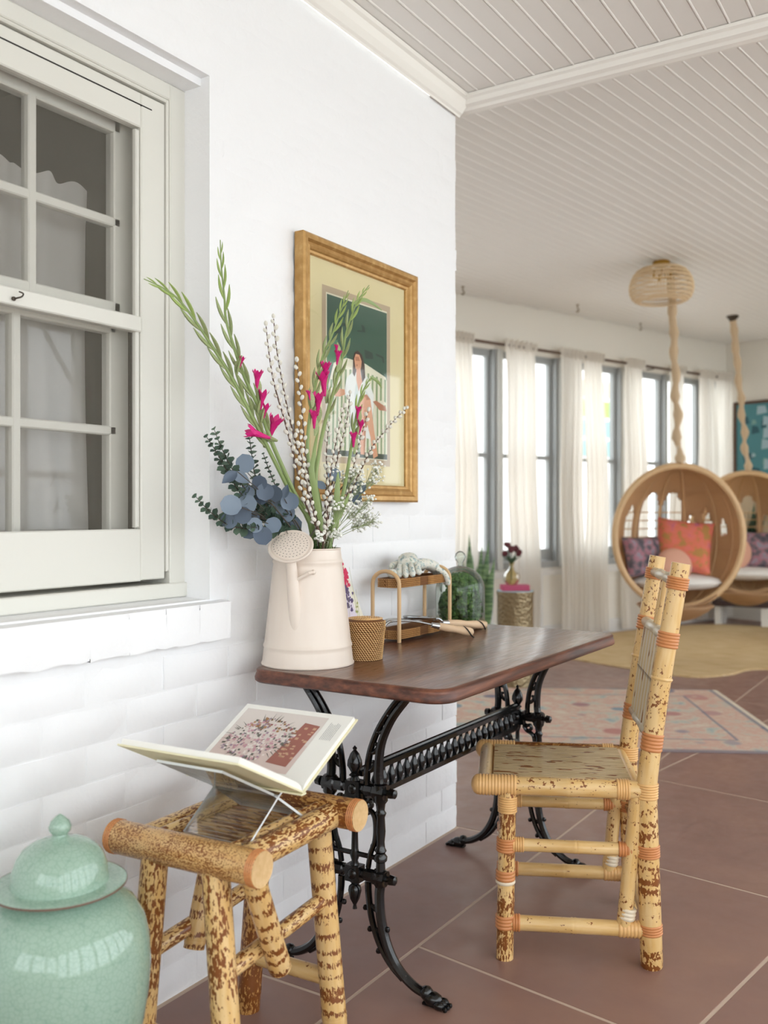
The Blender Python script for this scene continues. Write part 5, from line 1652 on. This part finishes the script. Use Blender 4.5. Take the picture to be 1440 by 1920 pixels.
def dollar(label, leaves, xs, fj):
    t = thing('silver_dollar_eucalyptus', label, 'foliage', FOOT + V(fj[0], fj[1], 0), group='foliage in the watering can')
    b0 = ax(572, 1024, xs + .03); m = MB(); m.tube([FOOT + V(fj[0], fj[1], 0), b0], .002, 6)
    cx = sum(l[0] for l in leaves) / len(leaves); cy = sum(l[1] for l in leaves) / len(leaves); hub = ax(cx * .6 + 572 * .4, cy * .6 + 1010 * .4, xs + .01)
    m.tube(smoothpts([b0, hub, ax(cx, cy, xs)], 4), .0018, 6)
    for (x, y, r, dx, dy, kind) in leaves:
        xx = xs + U(-.03, .035); c = ax(x, y, xx); L = r * 2.25 / 1770 * 2.42
        g = (RT * dx - V(0, 0, 1) * dy + view * U(-.25, .25)).normalized(); nrm = (view + V(U(-.4, .4), U(-.4, .4), U(-.1, .6))).normalized()
        base = c - g * L * .5
        inst('leaf', LEAF_SP if kind else random.choice(LEAF_SD), t, mrot(base, g, nrm, L))
        m.tube(smoothpts([hub + (ax(cx, cy, xs) - hub) * R(), (base + hub) * .5 + V(0, 0, .005), base], 3), .0011, 5)
    m.build('stem', MT['eucalyptus_stem'], t)


dollar('silver-blue round-leaved eucalyptus with one big leaf raised at the top', [(459, 869, 16, -.3, -1, 0), (487, 905, 13, .1, -1, 0), (497, 922, 15, 0, -1, 0), (492, 932, 13, .2, 1, 0), (431, 896, 15, -.7, .6, 1), (452, 897, 16, .8, .5, 1), (463, 924, 13, -.5, -.6, 0), (515, 925, 15, .1, -.7, 0)], .11, (-.02, -.01))
dollar('silver-blue eucalyptus cluster spreading furthest left', [(433, 948, 17, -1, -.2, 0), (464, 945, 16, -.8, .1, 0), (430, 975, 14, -.8, .5, 0), (455, 965, 15, -.8, .3, 0), (471, 971, 15, -1, .4, 0), (500, 968, 15, .9, .2, 0), (466, 930, 11, -.3, -1, 0)], .10, (-.02, .0))
dollar('silver-blue eucalyptus sprig against the thick green stem', [(543, 940, 16, .0, -1, 0), (535, 962, 17, .3, -1, 0), (552, 985, 16, .8, -.3, 0), (520, 950, 15, -.3, -1, 0), (537, 922, 12, .3, -1, 1), (540, 995, 14, .9, .1, 0)], .12, (-.01, -.01))
dollar('silver-blue eucalyptus drooping behind the watering-can rose', [(466, 997, 13, -.5, .7, 0), (492, 1005, 16, .3, .8, 0), (528, 995, 14, -.3, .6, 0), (512, 985, 14, .5, .6, 0), (478, 985, 13, -.7, .4, 0)], .12, (-.01, -.02))
dollar('blue eucalyptus leaves showing behind the white blossoms', [(672, 915, 15, .8, -.3, 0), (655, 905, 15, -.3, -1, 0), (665, 935, 14, .5, .3, 0), (625, 890, 13, -.3, -1, 0), (600, 910, 12, -.8, -.5, 1)], .14, (.01, .01))
# leafy filling at the mouth
m = MB(); rr = random.Random(8)
for k in range(130):
    a_ = rr.uniform(0, 2 * PI); p = CC + V(math.cos(a_) * rr.uniform(.0, .07), math.sin(a_) * rr.uniform(0, .07), rr.uniform(.27, .3)); d = V(rr.uniform(-.6, .6), rr.uniform(-.6, .6), 1).normalized()
    m.tube([p, p + d * rr.uniform(.02, .05)], [.0016, .0002], 4)
o = m.build('grassy_filler', MT['moss'], smooth=False); tag(o, 'tuft of mossy green filler in the mouth of the watering can', 'greenery', kind='stuff')

# ================================================================== BACK ROOM
# ---------------- rugs
ru, rv = V(.883, .469, 0), V(-.469, .883, 0)
rg = thing('persian_rug', 'faded pink and blue patterned rug behind the table', 'rug', ru * .2 + rv * 1.96)
m = MB(); q = lambda a_, b_, z: ru * a_ + rv * b_ + V(0, 0, z)
ua, ub, va, vb = -1.2, 1.64, 1.16, 2.76
N = 24
m.grid(lambda u, v: q(ua + (ub - ua) * u, va + (vb - va) * v, .009 + .0015 * math.sin(u * 25) * math.sin(v * 17)), 40, 24)
b = [(ua, va), (ub, va), (ub, vb), (ua, vb)]
for i in range(4): m.poly([q(*b[i], .0005), q(*b[(i + 1) % 4], .0005), q(*b[(i + 1) % 4], .0092), q(*b[i], .0092)])
m.build('rug_pile', MT['persian'], rg, smooth=False)
m = MB()
for k in range(110):
    v_ = va + (vb - va) * (k + .5) / 110; d_ = U(-.012, .012)
    for s_, e_ in ((ub, .035), (ua, -.035)): m.tube([q(s_, v_, .006), q(s_ + e_ * .6, v_ + d_ * .5, .005), q(s_ + e_, v_ + d_, .003)], [.003, .0025, .0015], 4)
tag(m.build('fringe', MT['rug_fringe'], rg, smooth=False), kind='stuff')
JP = [(-1.145, 3.96), (-.6, 3.76), (-.107, 3.62), (.12, 3.85), (.30, 4.25), (1.2, 4.4), (2.0, 5.2), (1.6, 6.2), (.4, 6.7), (-.5, 6.9), (-1.02, 6.4), (-1.36, 5.5), (-1.32, 4.6)]
jp = smoothpts([V(x, y, 0) for x, y in JP + JP[:1]], 5)[:-1]
m = MB(); n = len(jp); cj = sum(jp, V(0, 0, 0)) / n
m.v += [V(p.x, p.y, .0005) for p in jp] + [V(p.x, p.y, .011) for p in jp] + [V(*(p + (cj - p).normalized() * .02).xy, .015) for p in jp] + [V(*((p + cj) / 2).xy, .014) for p in jp] + [V(cj.x, cj.y, .014)]
for k in range(3):
    for i in range(n): m.face((k * n + i, k * n + (i + 1) % n, (k + 1) * n + (i + 1) % n, (k + 1) * n + i))
for i in range(n): m.face((3 * n + i, 3 * n + (i + 1) % n, 4 * n))
tag(m.build('jute_rug', MT['jute'], smooth=False), 'large tan jute rug under the hanging chairs', 'rug')

# ---------------- curtains and rods
CUR = [(-.12, .125, -.10, .2, 'white curtain panel nearest the end of the brick wall'), (.50, .86, .56, .93, 'wide white curtain panel behind the brass drum table'), (1.20, 1.49, 1.20, 1.53, 'white curtain, left panel of the touching pair in the middle'),
       (1.54, 1.79, 1.57, 1.88, 'white curtain, right panel of the touching pair in the middle'), (2.14, 2.39, 2.1, 2.5, 'white curtain panel just left of the front hanging chair'), (2.86, 3.08, 2.82, 3.12, 'white curtain panel behind the rope of the front chair'), (3.35, 3.61, 3.3, 3.7, 'white curtain panel left of the room corner'), (3.66, 3.96, 3.66, 3.96, 'last white curtain, in the room corner by the painting')]
for k, (a0, a1, b0, b1, lab) in enumerate(CUR):
    t = thing('window_curtain', lab, 'curtain', wp((a0 + a1) / 2, .02, .09), group='white curtains in the far room')
    rr = random.Random(30 + k); ph = rr.uniform(0, 6); nf = max(3, round((b1 - b0) / .085))

    def cf_(u, v):
        z = .03 + (2.63 - .03) * v; t_ = max(0, (2.5 - z) / 2.5)
        gx = t_ ** .6; s_ = (a0 + (a1 - a0) * u) * (1 - gx) + (b0 + (b1 - b0) * u) * gx
        amp = .026 * (.45 + .55 * gx); amp = amp * (1.0 if z < 2.55 else .8)
        w_ = math.sin(u * nf * 2 * PI + ph + .8 * math.sin(3 * v + ph)) + .35 * math.sin(u * nf * 4.7 * PI + 2 * ph)
        return wp(s_ + .008 * math.sin(7 * v + ph), z, .085 + amp * w_ + .01 * math.sin(v * 9 + ph))
    m = MB(); m.grid(cf_, nf * 10, 26); m.build('cloth', MT['curtain'], t)

    def hd(u, v):
        s_ = a0 - .008 + (a1 - a0 + .016) * u; z = 2.555 + .085 * v
        return wp(s_, z + .008 * math.sin(u * nf * 9 + ph) * v, .085 + (.03 + .012 * v) * math.sin(u * nf * 3.1 * PI + ph) * .8 + .012)
    m = MB(); m.grid(hd, nf * 12, 4); m.build('gathered_heading', MT['curtain'], t)
for (s0, s1, lab) in ((-1.9, 1.51, 'brown wooden curtain rod over the nearer far-room windows'), (1.53, 3.63, 'brown wooden curtain rod over the middle windows'), (3.65, 3.96, 'short brown curtain rod in the room corner')):
    t = thing('curtain_rod', lab, 'curtain rod', wp((s0 + s1) / 2, 2.59, .085), group='curtain rods')
    m = MB(); m.tube([wp(s0, 2.59, .085), wp(s1, 2.59, .085)], .0115, 10); m.build('rod', MT['willow_bark'], t)
    for s_ in (s0 + .03, (s0 + s1) / 2, s1 - .03):
        m = MB(); m.tube([wp(s_, 2.575, .0), wp(s_, 2.575, .085)], .006, 6); m.build('bracket', MT['dark_bronze'], t)
for (x, y, lab) in ((1201, 612, 'brass ceiling hook left of the front chair rope'), (1268, 624, 'brass ceiling hook right of the front chair rope'), (1083, 577, 'small ceiling hook above the middle curtains'), (868, 543, 'small ceiling hook by the brick wall end')):
    P = az(x, y - 6, HB); m = MB(); m.tube(smoothpts([P + V(0, 0, .002), P - V(0, 0, .03), P + V(.012, 0, -.05), P + V(0, 0, -.066), P + V(-.012, 0, -.055)], 4), .005, 6); m.lathe([(.014, -.004), (.014, .002)], 10, P)
    tag(m.build('ceiling_hook', MT['hbrass']), lab, 'hook', 'ceiling hooks')

# ---------------- rattan pendant lamp
PL = az(1240, 490, HB)
pl = thing('pendant_lamp', 'woven rattan dome ceiling lamp with brass mount', 'lamp', (PL.x, PL.y, HB))
MB().lathe([(.0, .0), (.055, .0), (.062, -.008), (.062, -.03), (.05, -.036), (0, -.036)], 28, (PL.x, PL.y, HB)).build('ceiling_mount', MT['polished_brass'], pl)
sp_ = [(.07, -.045), (.13, -.052), (.175, -.075), (.205, -.115), (.222, -.165), (.224, -.215), (.21, -.26), (.18, -.285), (.15, -.292)]
shp = smoothpts([V(r, 0, z) for r, z in sp_], 3); m = MB()
for p in shp[::2]:
    m.tube([V(PL.x + p.x * math.cos(2 * PI * j / 40), PL.y + p.x * math.sin(2 * PI * j / 40), HB + p.z) for j in range(40)], .0048, 5, closed=True)
for j in range(72):
    a_ = 2 * PI * j / 72; m.tube([V(PL.x + p.x * math.cos(a_), PL.y + p.x * math.sin(a_), HB + p.z) for p in shp[::2]], .0032, 4)
m.build('rattan_shade', MT['rattan_light'], pl)
m = MB(); m.tube([V(PL.x, PL.y, HB - .03), V(PL.x, PL.y, HB - .12)], .006, 8)
for j in range(3):
    a_ = 2 * PI * j / 3; e_ = V(PL.x + .07 * math.cos(a_), PL.y + .07 * math.sin(a_), HB - .13); m.tube([V(PL.x, PL.y, HB - .12), e_], .006, 8); m.tube([e_, e_ + V(0, 0, .05)], .012, 8)
m.build('lamp_cluster', MT['polished_brass'], pl)

# ---------------- hanging egg chairs


def egg(label, ctr, face, hw, hh, dep, rope_top, rlabel, xo=0):
    t = thing('hanging_chair', label, 'chair', ctr - V(0, 0, hh), group='hanging rattan chairs')
    f = Vector(face).normalized(); s = V(-f.y, f.x, 0); u = V(0, 0, 1)
    C_ = Vector(ctr)
    P = lambda a_, b_, c_: C_ + s * a_ + u * b_ + f * c_
    ring = [P(hw * math.cos(2 * PI * i / 56), hh * math.sin(2 * PI * i / 56), 0) for i in range(56)]
    m = MB(); m.tube(ring, .026, 10, closed=True); m.build('ring_frame', MT['rattan_pole'], t)

    def sh_(a_, b_, k=1.0):     # a_: -1..1 across, b_: -1..1 up ; back shell
        al = a_ * PI / 2; be = b_ * PI / 2
        return P(hw * k * math.sin(al) * math.cos(be), hh * k * math.sin(be), -dep * k * math.cos(al) * math.cos(be))

    def hole(u_, v_):
        a_, b_ = u_ * 2 - 1, v_ * 2 - 1
        for (c0, w_, b0, b1) in ((-.165, .115, -.06, .46), (.1, .115, -.06, .46), (-.43, .075, -.06, .3), (.32, .055, -.05, .2), (.48, .06, .03, .27), (.68, .05, .0, .18)):
            if abs(a_ - c0) < w_ and b0 < b_ < b1 - .16 * ((a_ - c0) / w_) ** 2: return True
        return False
    m = MB(); m.grid(lambda u_, v_: sh_(u_ * 2 - 1, (v_ * 2 - 1) * .985), 88, 72, skip=hole)
    m.uv = [[(x * 1.6, y * 1.6) for x, y in q_] for q_ in m.uv]
    o = m.build('woven_shell', MT['wicker_shell'], t); md = o.modifiers.new('thickness', 'SOLIDIFY'); md.thickness = .012
    for a_ in (-.66, -.315, -.033, .23, .58, .8):
        m = MB(); m.tube([sh_(a_, b_ / 14, 1.0) + f * .012 for b_ in range(-13, 14)], .013, 8); m.build('rib', MT['rattan_pole'], t)
    for b_ in (-.02, .06, .14, .22):
        m = MB(); m.tube([sh_(a_ / 20 * .62, b_, 1.0) for a_ in range(-20, 21)], .005, 5); m.build('cane_wire', MT['rattan_pole'], t)
    for b_ in (-.13, .45):
        m = MB(); m.tube([sh_(a_ / 20, b_, .995) for a_ in range(-20, 21)], .011, 6); m.build('hoop', MT['rattan_pole'], t)
    # woven bowl hanging below the ring
    def bowl(u_, v_):
        an = 2 * PI * u_; be = -PI / 2 * (1 - v_ * .44)
        return P(hw * .93 * math.cos(an) * math.cos(be), -.10 + bw_ * math.sin(be), -.10 + .44 * math.sin(an) * math.cos(be))
    bw_ = hh + .02
    m = MB(); m.grid(bowl, 48, 12, wrap=True); m.uv = [[(x * 3, y) for x, y in q_] for q_ in m.uv]; o = m.build('woven_bowl', MT['wicker_shell'], t); md = o.modifiers.new('thickness', 'SOLIDIFY'); md.thickness = .012
    def lip(u_, v_):
        a_ = (u_ - .5) * 1.24; an = -PI / 2 + a_; k = 1 - .0 * v_
        p = P(hw * math.cos(an), hh * math.sin(an), 0); return p + (u * .0 + f * -.0) + V(0, 0, 1) * 0 - f * 0 + (P(0, -hh * .35, 0) - p) * .0 + u * (.045 * math.sin(v_ * PI)) * 0 + f * (.03 * math.sin(v_ * PI)) + u * (.06 * (v_ - .5))
    m = MB(); m.grid(lip, 24, 4); m.build('front_lip', MT['wicker_shell'], t)
    # rope wrapped in cloth
    top = Vector(rope_top); bot = P(0, hh + .02, 0)
    rp = thing('rope_sleeve', rlabel, 'rope', bot, group='cloth-wrapped ropes of the hanging chairs')
    n_ = 60; rr = random.Random(int(label.__len__()))
    pts = []; rad = []
    for i in range(n_ + 1):
        fz = i / n_; p = bot + (top - bot) * fz
        w_ = .011 * (1 - fz) ** .8; a_ = fz * 30
        pts.append(p + s * w_ * math.sin(a_) + f * w_ * math.cos(a_)); rad.append(.022 + .011 * math.sin(fz * 57) * (1 - fz * .8) + .007 * rr.random() + .008 * fz)
    m = MB(); m.tube(pts, rad, 10); m.build('cloth_sleeve', MT['beige_rope_cloth'], rp)
    m = MB(); m.tube([bot - V(0, 0, .03), top], .01, 6); m.build('rope', MT['rug_fringe'], rp)
    MB().lathe([(.0, .0), (.055, 0), (.055, -.012), (.035, -.03), (.03, -.05)], 16, top).build('ceiling_plate', MT['dark_bronze'], rp)
    return t, P


def pillow(name, label, c, nrm, upv, w_, h_, th, mt, rnd_=False, cat='cushion'):
    nz = Vector(nrm).normalized(); y = Vector(upv); y = (y - nz * y.dot(nz)).normalized(); x = y.cross(nz); c = Vector(c)
    m = MB(); n = 20
    for sg in (1, -1):
        def fn(u_, v_):
            a_, b_ = u_ * 2 - 1, v_ * 2 - 1
            if rnd_:
                l_ = max(abs(a_), abs(b_)); r_ = math.hypot(a_, b_); k = l_ / r_ if r_ > 1e-6 else 1; a2, b2 = a_ * k, b_ * k; e = max(0, 1 - (a2 * a2 + b2 * b2)); tt = th * e ** .5
            else:
                pn = .07; a2 = a_ * (1 - pn * (1 - b_ * b_) * abs(a_)); b2 = b_ * (1 - pn * (1 - a_ * a_) * abs(b_)); tt = th * ((1 - a_ ** 4) * (1 - b_ ** 4)) ** .5
            return c + x * a2 * w_ / 2 + y * b2 * h_ / 2 + nz * sg * tt * .5
        m.grid(fn, n, n)
    return tag(m.build(name, MT[mt]), label, cat)


E1 = ad(1273, 1006, 7.15); fc = V(CAM.x - E1.x, CAM.y - E1.y, 0).normalized(); f1 = (fc * math.cos(.30) + V(-fc.y, fc.x, 0) * math.sin(.30))
rt1 = ad(1257, 511, 7.15); rt1.z = HB
e1, P1 = egg('front hanging egg chair of woven rattan with orange cushion', E1, f1, .485, .535, .46, V(E1.x, E1.y, HB) + RT * -.06, 'twisted beige cloth sleeve on the rope of the front hanging chair')
E2 = ad(1402, 1000, 8.75); f2 = (fc * math.cos(.1) + V(-fc.y, fc.x, 0) * math.sin(.1))
e2, P2 = egg('rear hanging egg chair of woven rattan cut by the picture edge', E2, f2, .5, .56, .46, V(E2.x, E2.y, HB) + RT * -.14, 'beige cloth sleeve on the rope of the rear hanging chair')
s1 = V(-f1.y, f1.x, 0); s2 = V(-f2.y, f2.x, 0); up = V(0, 0, 1)
pillow('seat_cushion', 'white round seat cushion in the front hanging chair', P1(.02, -.355, -.15), up, f1, .72, .5, .13, 'cushion_white', True)
pillow('throw_pillow', 'orange printed square pillow in the front hanging chair', P1(.10, -.08, -.2), f1 + up * .35 - s1 * .2, up + s1 * .12, .43, .43, .15, 'cush_orange')
pillow('throw_pillow', 'dark floral pillow at the left of the front hanging chair', P1(-.23, -.16, -.15), f1 + up * .3 + s1 * .5, up, .36, .32, .13, 'cush_dark')
pillow('throw_pillow', 'round pink velvet pillow in front of the orange cushion', P1(-.03, -.22, -.02), f1 + up * .3, up, .27, .27, .11, 'cushion_pink', True)
pillow('seat_cushion', 'white round seat cushion in the rear hanging chair', P2(.0, -.38, -.15), up, f2, .74, .5, .13, 'cushion_white', True)
pillow('throw_pillow', 'round pink pillow in the rear hanging chair', P2(-.13, -.18, -.1), f2 + up * .3, up, .36, .36, .13, 'cushion_pink', True)
pillow('throw_pillow', 'purple floral pillow in the rear hanging chair', P2(.14, -.16, -.2), f2 + up * .3, up, .36, .36, .13, 'cush_dark')

# ---------------- far wall: painting and plant
fx = lambda k, z, o=0.0: CORN + WN * k - WT * o + V(0, 0, z)


def farpx(x, y, o=0.0):
    r = ray(x, y); k = ((CORN - WT * o - CAM).dot(WT)) / r.dot(WT); P = CAM + r * k
    return (P - CORN).dot(WN), P.z


k0, zt_ = farpx(1381, 760, .02); k1 = k0 + .9; _, zb_ = farpx(1385, 1015, .02)
pt = thing('wall_painting', 'large teal abstract landscape painting on the far wall', 'painting', fx((k0 + k1) / 2, zb_, .015))
fbox = lambda m, a_, b_, z0, z1, o0, o1: m.hexa([fx(a_, z0, o0), fx(a_, z0, o1), fx(b_, z0, o1), fx(b_, z0, o0), fx(a_, z1, o0), fx(a_, z1, o1), fx(b_, z1, o1), fx(b_, z1, o0)])
fbox(m := MB(), k0, k1, zb_, zt_, .002, .02); m.build('canvas', MT['teal'], pt, smooth=False)
m = MB(); rr = random.Random(5); W_, H_ = k1 - k0, zt_ - zb_
for i in range(60):
    a_, b_ = rr.uniform(.05, .85), rr.uniform(.3, .93); m.m = rr.choice((0, 0, 1, 2)); s_ = rr.uniform(.05, .14)
    m.poly([fx(k0 + W_ * x, zb_ + H_ * y, .0205 + i * .00005) for x, y in ((a_, b_), (min(.98, a_ + s_), b_ + .01), (min(.98, a_ + s_ * .8), min(.98, b_ + s_ * .5)), (a_ + .01, min(.98, b_ + s_ * .6)))])
m.m = 3
for pl_ in ([(.02, .5), (.12, .42), (.5, .24), (.98, .1), (.98, .02), (.4, .14), (.02, .3)], [(.02, .3), (.3, .18), (.98, .02), (.02, .02)]): m.poly([fx(k0 + W_ * x, zb_ + H_ * y, .0245) for x, y in pl_])
m.build('painted_shapes', [MT['teal2'], MT['mistblue'], MT['pane_teal'], MT['tan']], pt, smooth=False)
for a_, b_, z0, z1 in ((k0 - .03, k0, zb_ - .03, zt_ + .03), (k1, k1 + .03, zb_ - .03, zt_ + .03), (k0, k1, zt_, zt_ + .03), (k0, k1, zb_ - .03, zb_)):
    fbox(m := MB(), a_, b_, z0, z1, .002, .035); m.build('frame_side', MT['willow_bark'], pt, smooth=False)


def strap_leaf(m, base, d, L, w_, bend, n=7, fold=.2):
    d = Vector(d).normalized(); sx, sy = frame(d)
    h_ = Vector((d.x, d.y, 0))
    P = [base + d * (L * i / n) + (h_ * bend - V(0, 0, abs(bend) * .6)) * (L * (i / n) ** 2) for i in range(n + 1)]
    m.tube(P, [max(.001, w_ * math.sin(PI * min(.985, .12 + .88 * (i / n)) ** .8)) for i in range(n + 1)], 6, flat=fold)


bp_ = fx(.52, .262, .46)
t = thing('potted_palm', 'dark green leafy plant behind the rear hanging chair', 'plant', bp_)
MB().lathe([(.0, 0), (.12, 0), (.15, .1), (.165, .3), (.16, .32), (.145, .32), (.14, .3), (0, .3)], 24, bp_).build('pot', MT['pot'], t)
m = MB(); rr = random.Random(12)
for i in range(46):
    a_ = rr.uniform(0, 2 * PI); e_ = rr.uniform(2.2, 5.5); mm = MB()
    strap_leaf(mm, bp_ + V(rr.uniform(-.05, .05), rr.uniform(-.05, .05), .3), (math.cos(a_), math.sin(a_), e_ + .5), rr.uniform(.5, .8), .04, rr.uniform(.03, .16))
    mm.build('frond', MT['dark_green_foliage'], t)
t = thing('low_bench', 'low dark plant bench with white legs behind the rear hanging chair', 'bench', ad(1390, 1165, 9.3) * 1)
bb = fx(.52, 0, .46) - V(.2, .03, 0); t.location = bb
m = MB(); m.hexa([bb + V(*p) for p in ((-.1, -.14, .2), (.45, -.14, .2), (.45, .18, .2), (-.1, .18, .2), (-.1, -.14, .26), (.45, -.14, .26), (.45, .18, .26), (-.1, .18, .26))]); m.build('seat', MT['darkstuff'], t, smooth=False)
for dx in (-.05, .4):
    for dy in (-.08, .12):
        m = MB(); m.bar(bb + V(dx, dy, 0), bb + V(dx, dy, .2), .06, .06, (1, 0, 0)); m.build('leg', MT['handw'], t, smooth=False)

# ---------------- brass drum table with book and vase, snake plant
DT = ad(966, 1200, 6.3); DT.z = 0
t = thing('drum_table', 'hammered brass drum side table near the windows', 'side table', DT)
MB().lathe([(.0, .0), (.122, 0), (.124, .01), (.12, .03), (.12, .6), (.124, .62), (.124, .632), (0, .632)], 44, DT).build('drum', MT['hbrass'], t)
MB().lathe([(.0, .632), (.121, .632), (.121, .637), (0, .637)], 44, DT).build('table_top', MT['mistblue'], t)
m = MB(); o_ = DT + V(-.0, 0, .637); c_, s_ = math.cos(.6), math.sin(.6)


def bkb(m, x0, x1, y0, y1, z0, z1):
    return m.hexa([o_ + V(x * c_ - y * s_, x * s_ + y * c_, z) for z in (z0, z1) for x, y in ((x0, y0), (x1, y0), (x1, y1), (x0, y1))])


t = thing('coffee_table_book', 'pink clothbound book lying on the brass drum table', 'book', o_)
bkb(m, -.09, .09, -.065, .065, .001, .005); bkb(m, -.09, .09, -.065, .065, .033, .037); bkb(m, -.093, -.088, -.065, .065, .001, .037); m.build('cover', MT['pinkbook'], t, smooth=False)
bkb(m := MB(), -.086, .086, -.062, .062, .005, .033); m.build('page_block', MT['pinkbook'], t, smooth=False)
vb_ = DT + V(-.02, -.015, .6745)
t = thing('glass_vase', 'round amber glass bud vase standing on the pink book', 'vase', vb_)
MB().lathe([(.0, .0), (.03, 0), (.05, .02), (.056, .05), (.048, .08), (.025, .1), (.016, .115), (.016, .14), (.022, .15)], 32, vb_, cap=False).build('glass_body', MT['amber_glass'], t)
t = thing('dark_red_flowers', 'few dark red blooms with green leaves in the amber vase', 'flowers', vb_ + V(0, 0, .03))
for i in range(5):
    a_ = i * 1.3; e_ = vb_ + V(.05 * math.cos(a_), .05 * math.sin(a_), .21 + .025 * (i % 3))
    m = MB(); m.tube([vb_ + V(0, 0, .03), vb_ + V(0, 0, .14), e_], .003, 5); m.build('stem', MT['dark_green_foliage'], t)
    m = MB()
    for k in range(6): m.ball(e_ + V(U(-.012, .012), U(-.012, .012), U(-.008, .012)), .017, 6, 4)
    m.build('bloom', MT['darkred'], t)
for i in range(8):
    a_ = i * .8; m = MB(); strap_leaf(m, vb_ + V(0, 0, .14), (math.cos(a_), math.sin(a_), 1.2), .09, .014, .3); m.build('leaf', MT['dark_green_foliage'], t)
SPt = ad(898, 1200, 6.75); SPt.z = 0
t = thing('snake_plant', 'tall snake plant with upright striped leaves beside the brass drum', 'plant', SPt)
MB().lathe([(.0, 0), (.10, 0), (.125, .2), (.13, .34), (.12, .36), (.11, .33), (0, .33)], 28, SPt).build('pot', MT['handw'], t)
rr = random.Random(21)
for (x, y, w_) in ((878, 1002, .032), (902, 1018, .03), (915, 1012, .03), (926, 1045, .03), (892, 1060, .03), (867, 1050, .028), (908, 1060, .032), (884, 1040, .028), (920, 1075, .03)):
    tip = ad(x, y, 6.75 + rr.uniform(-.1, .1)); base = SPt + V((tip.x - SPt.x) * .5, (tip.y - SPt.y) * .5, .33); m = MB(); n = 8
    P = [base + (tip - base) * (i / n) + V(.006 * math.sin(i), 0, 0) for i in range(n + 1)]
    m.tube(P, [w_ * (.7 + .3 * math.sin(PI * i / n)) * max(.03, 1 - max(0, (i / n - .45) / .55) ** 1.8) for i in range(n + 1)], 8, flat=.22, up=view); m.build('leaf', MT['snake'], t)
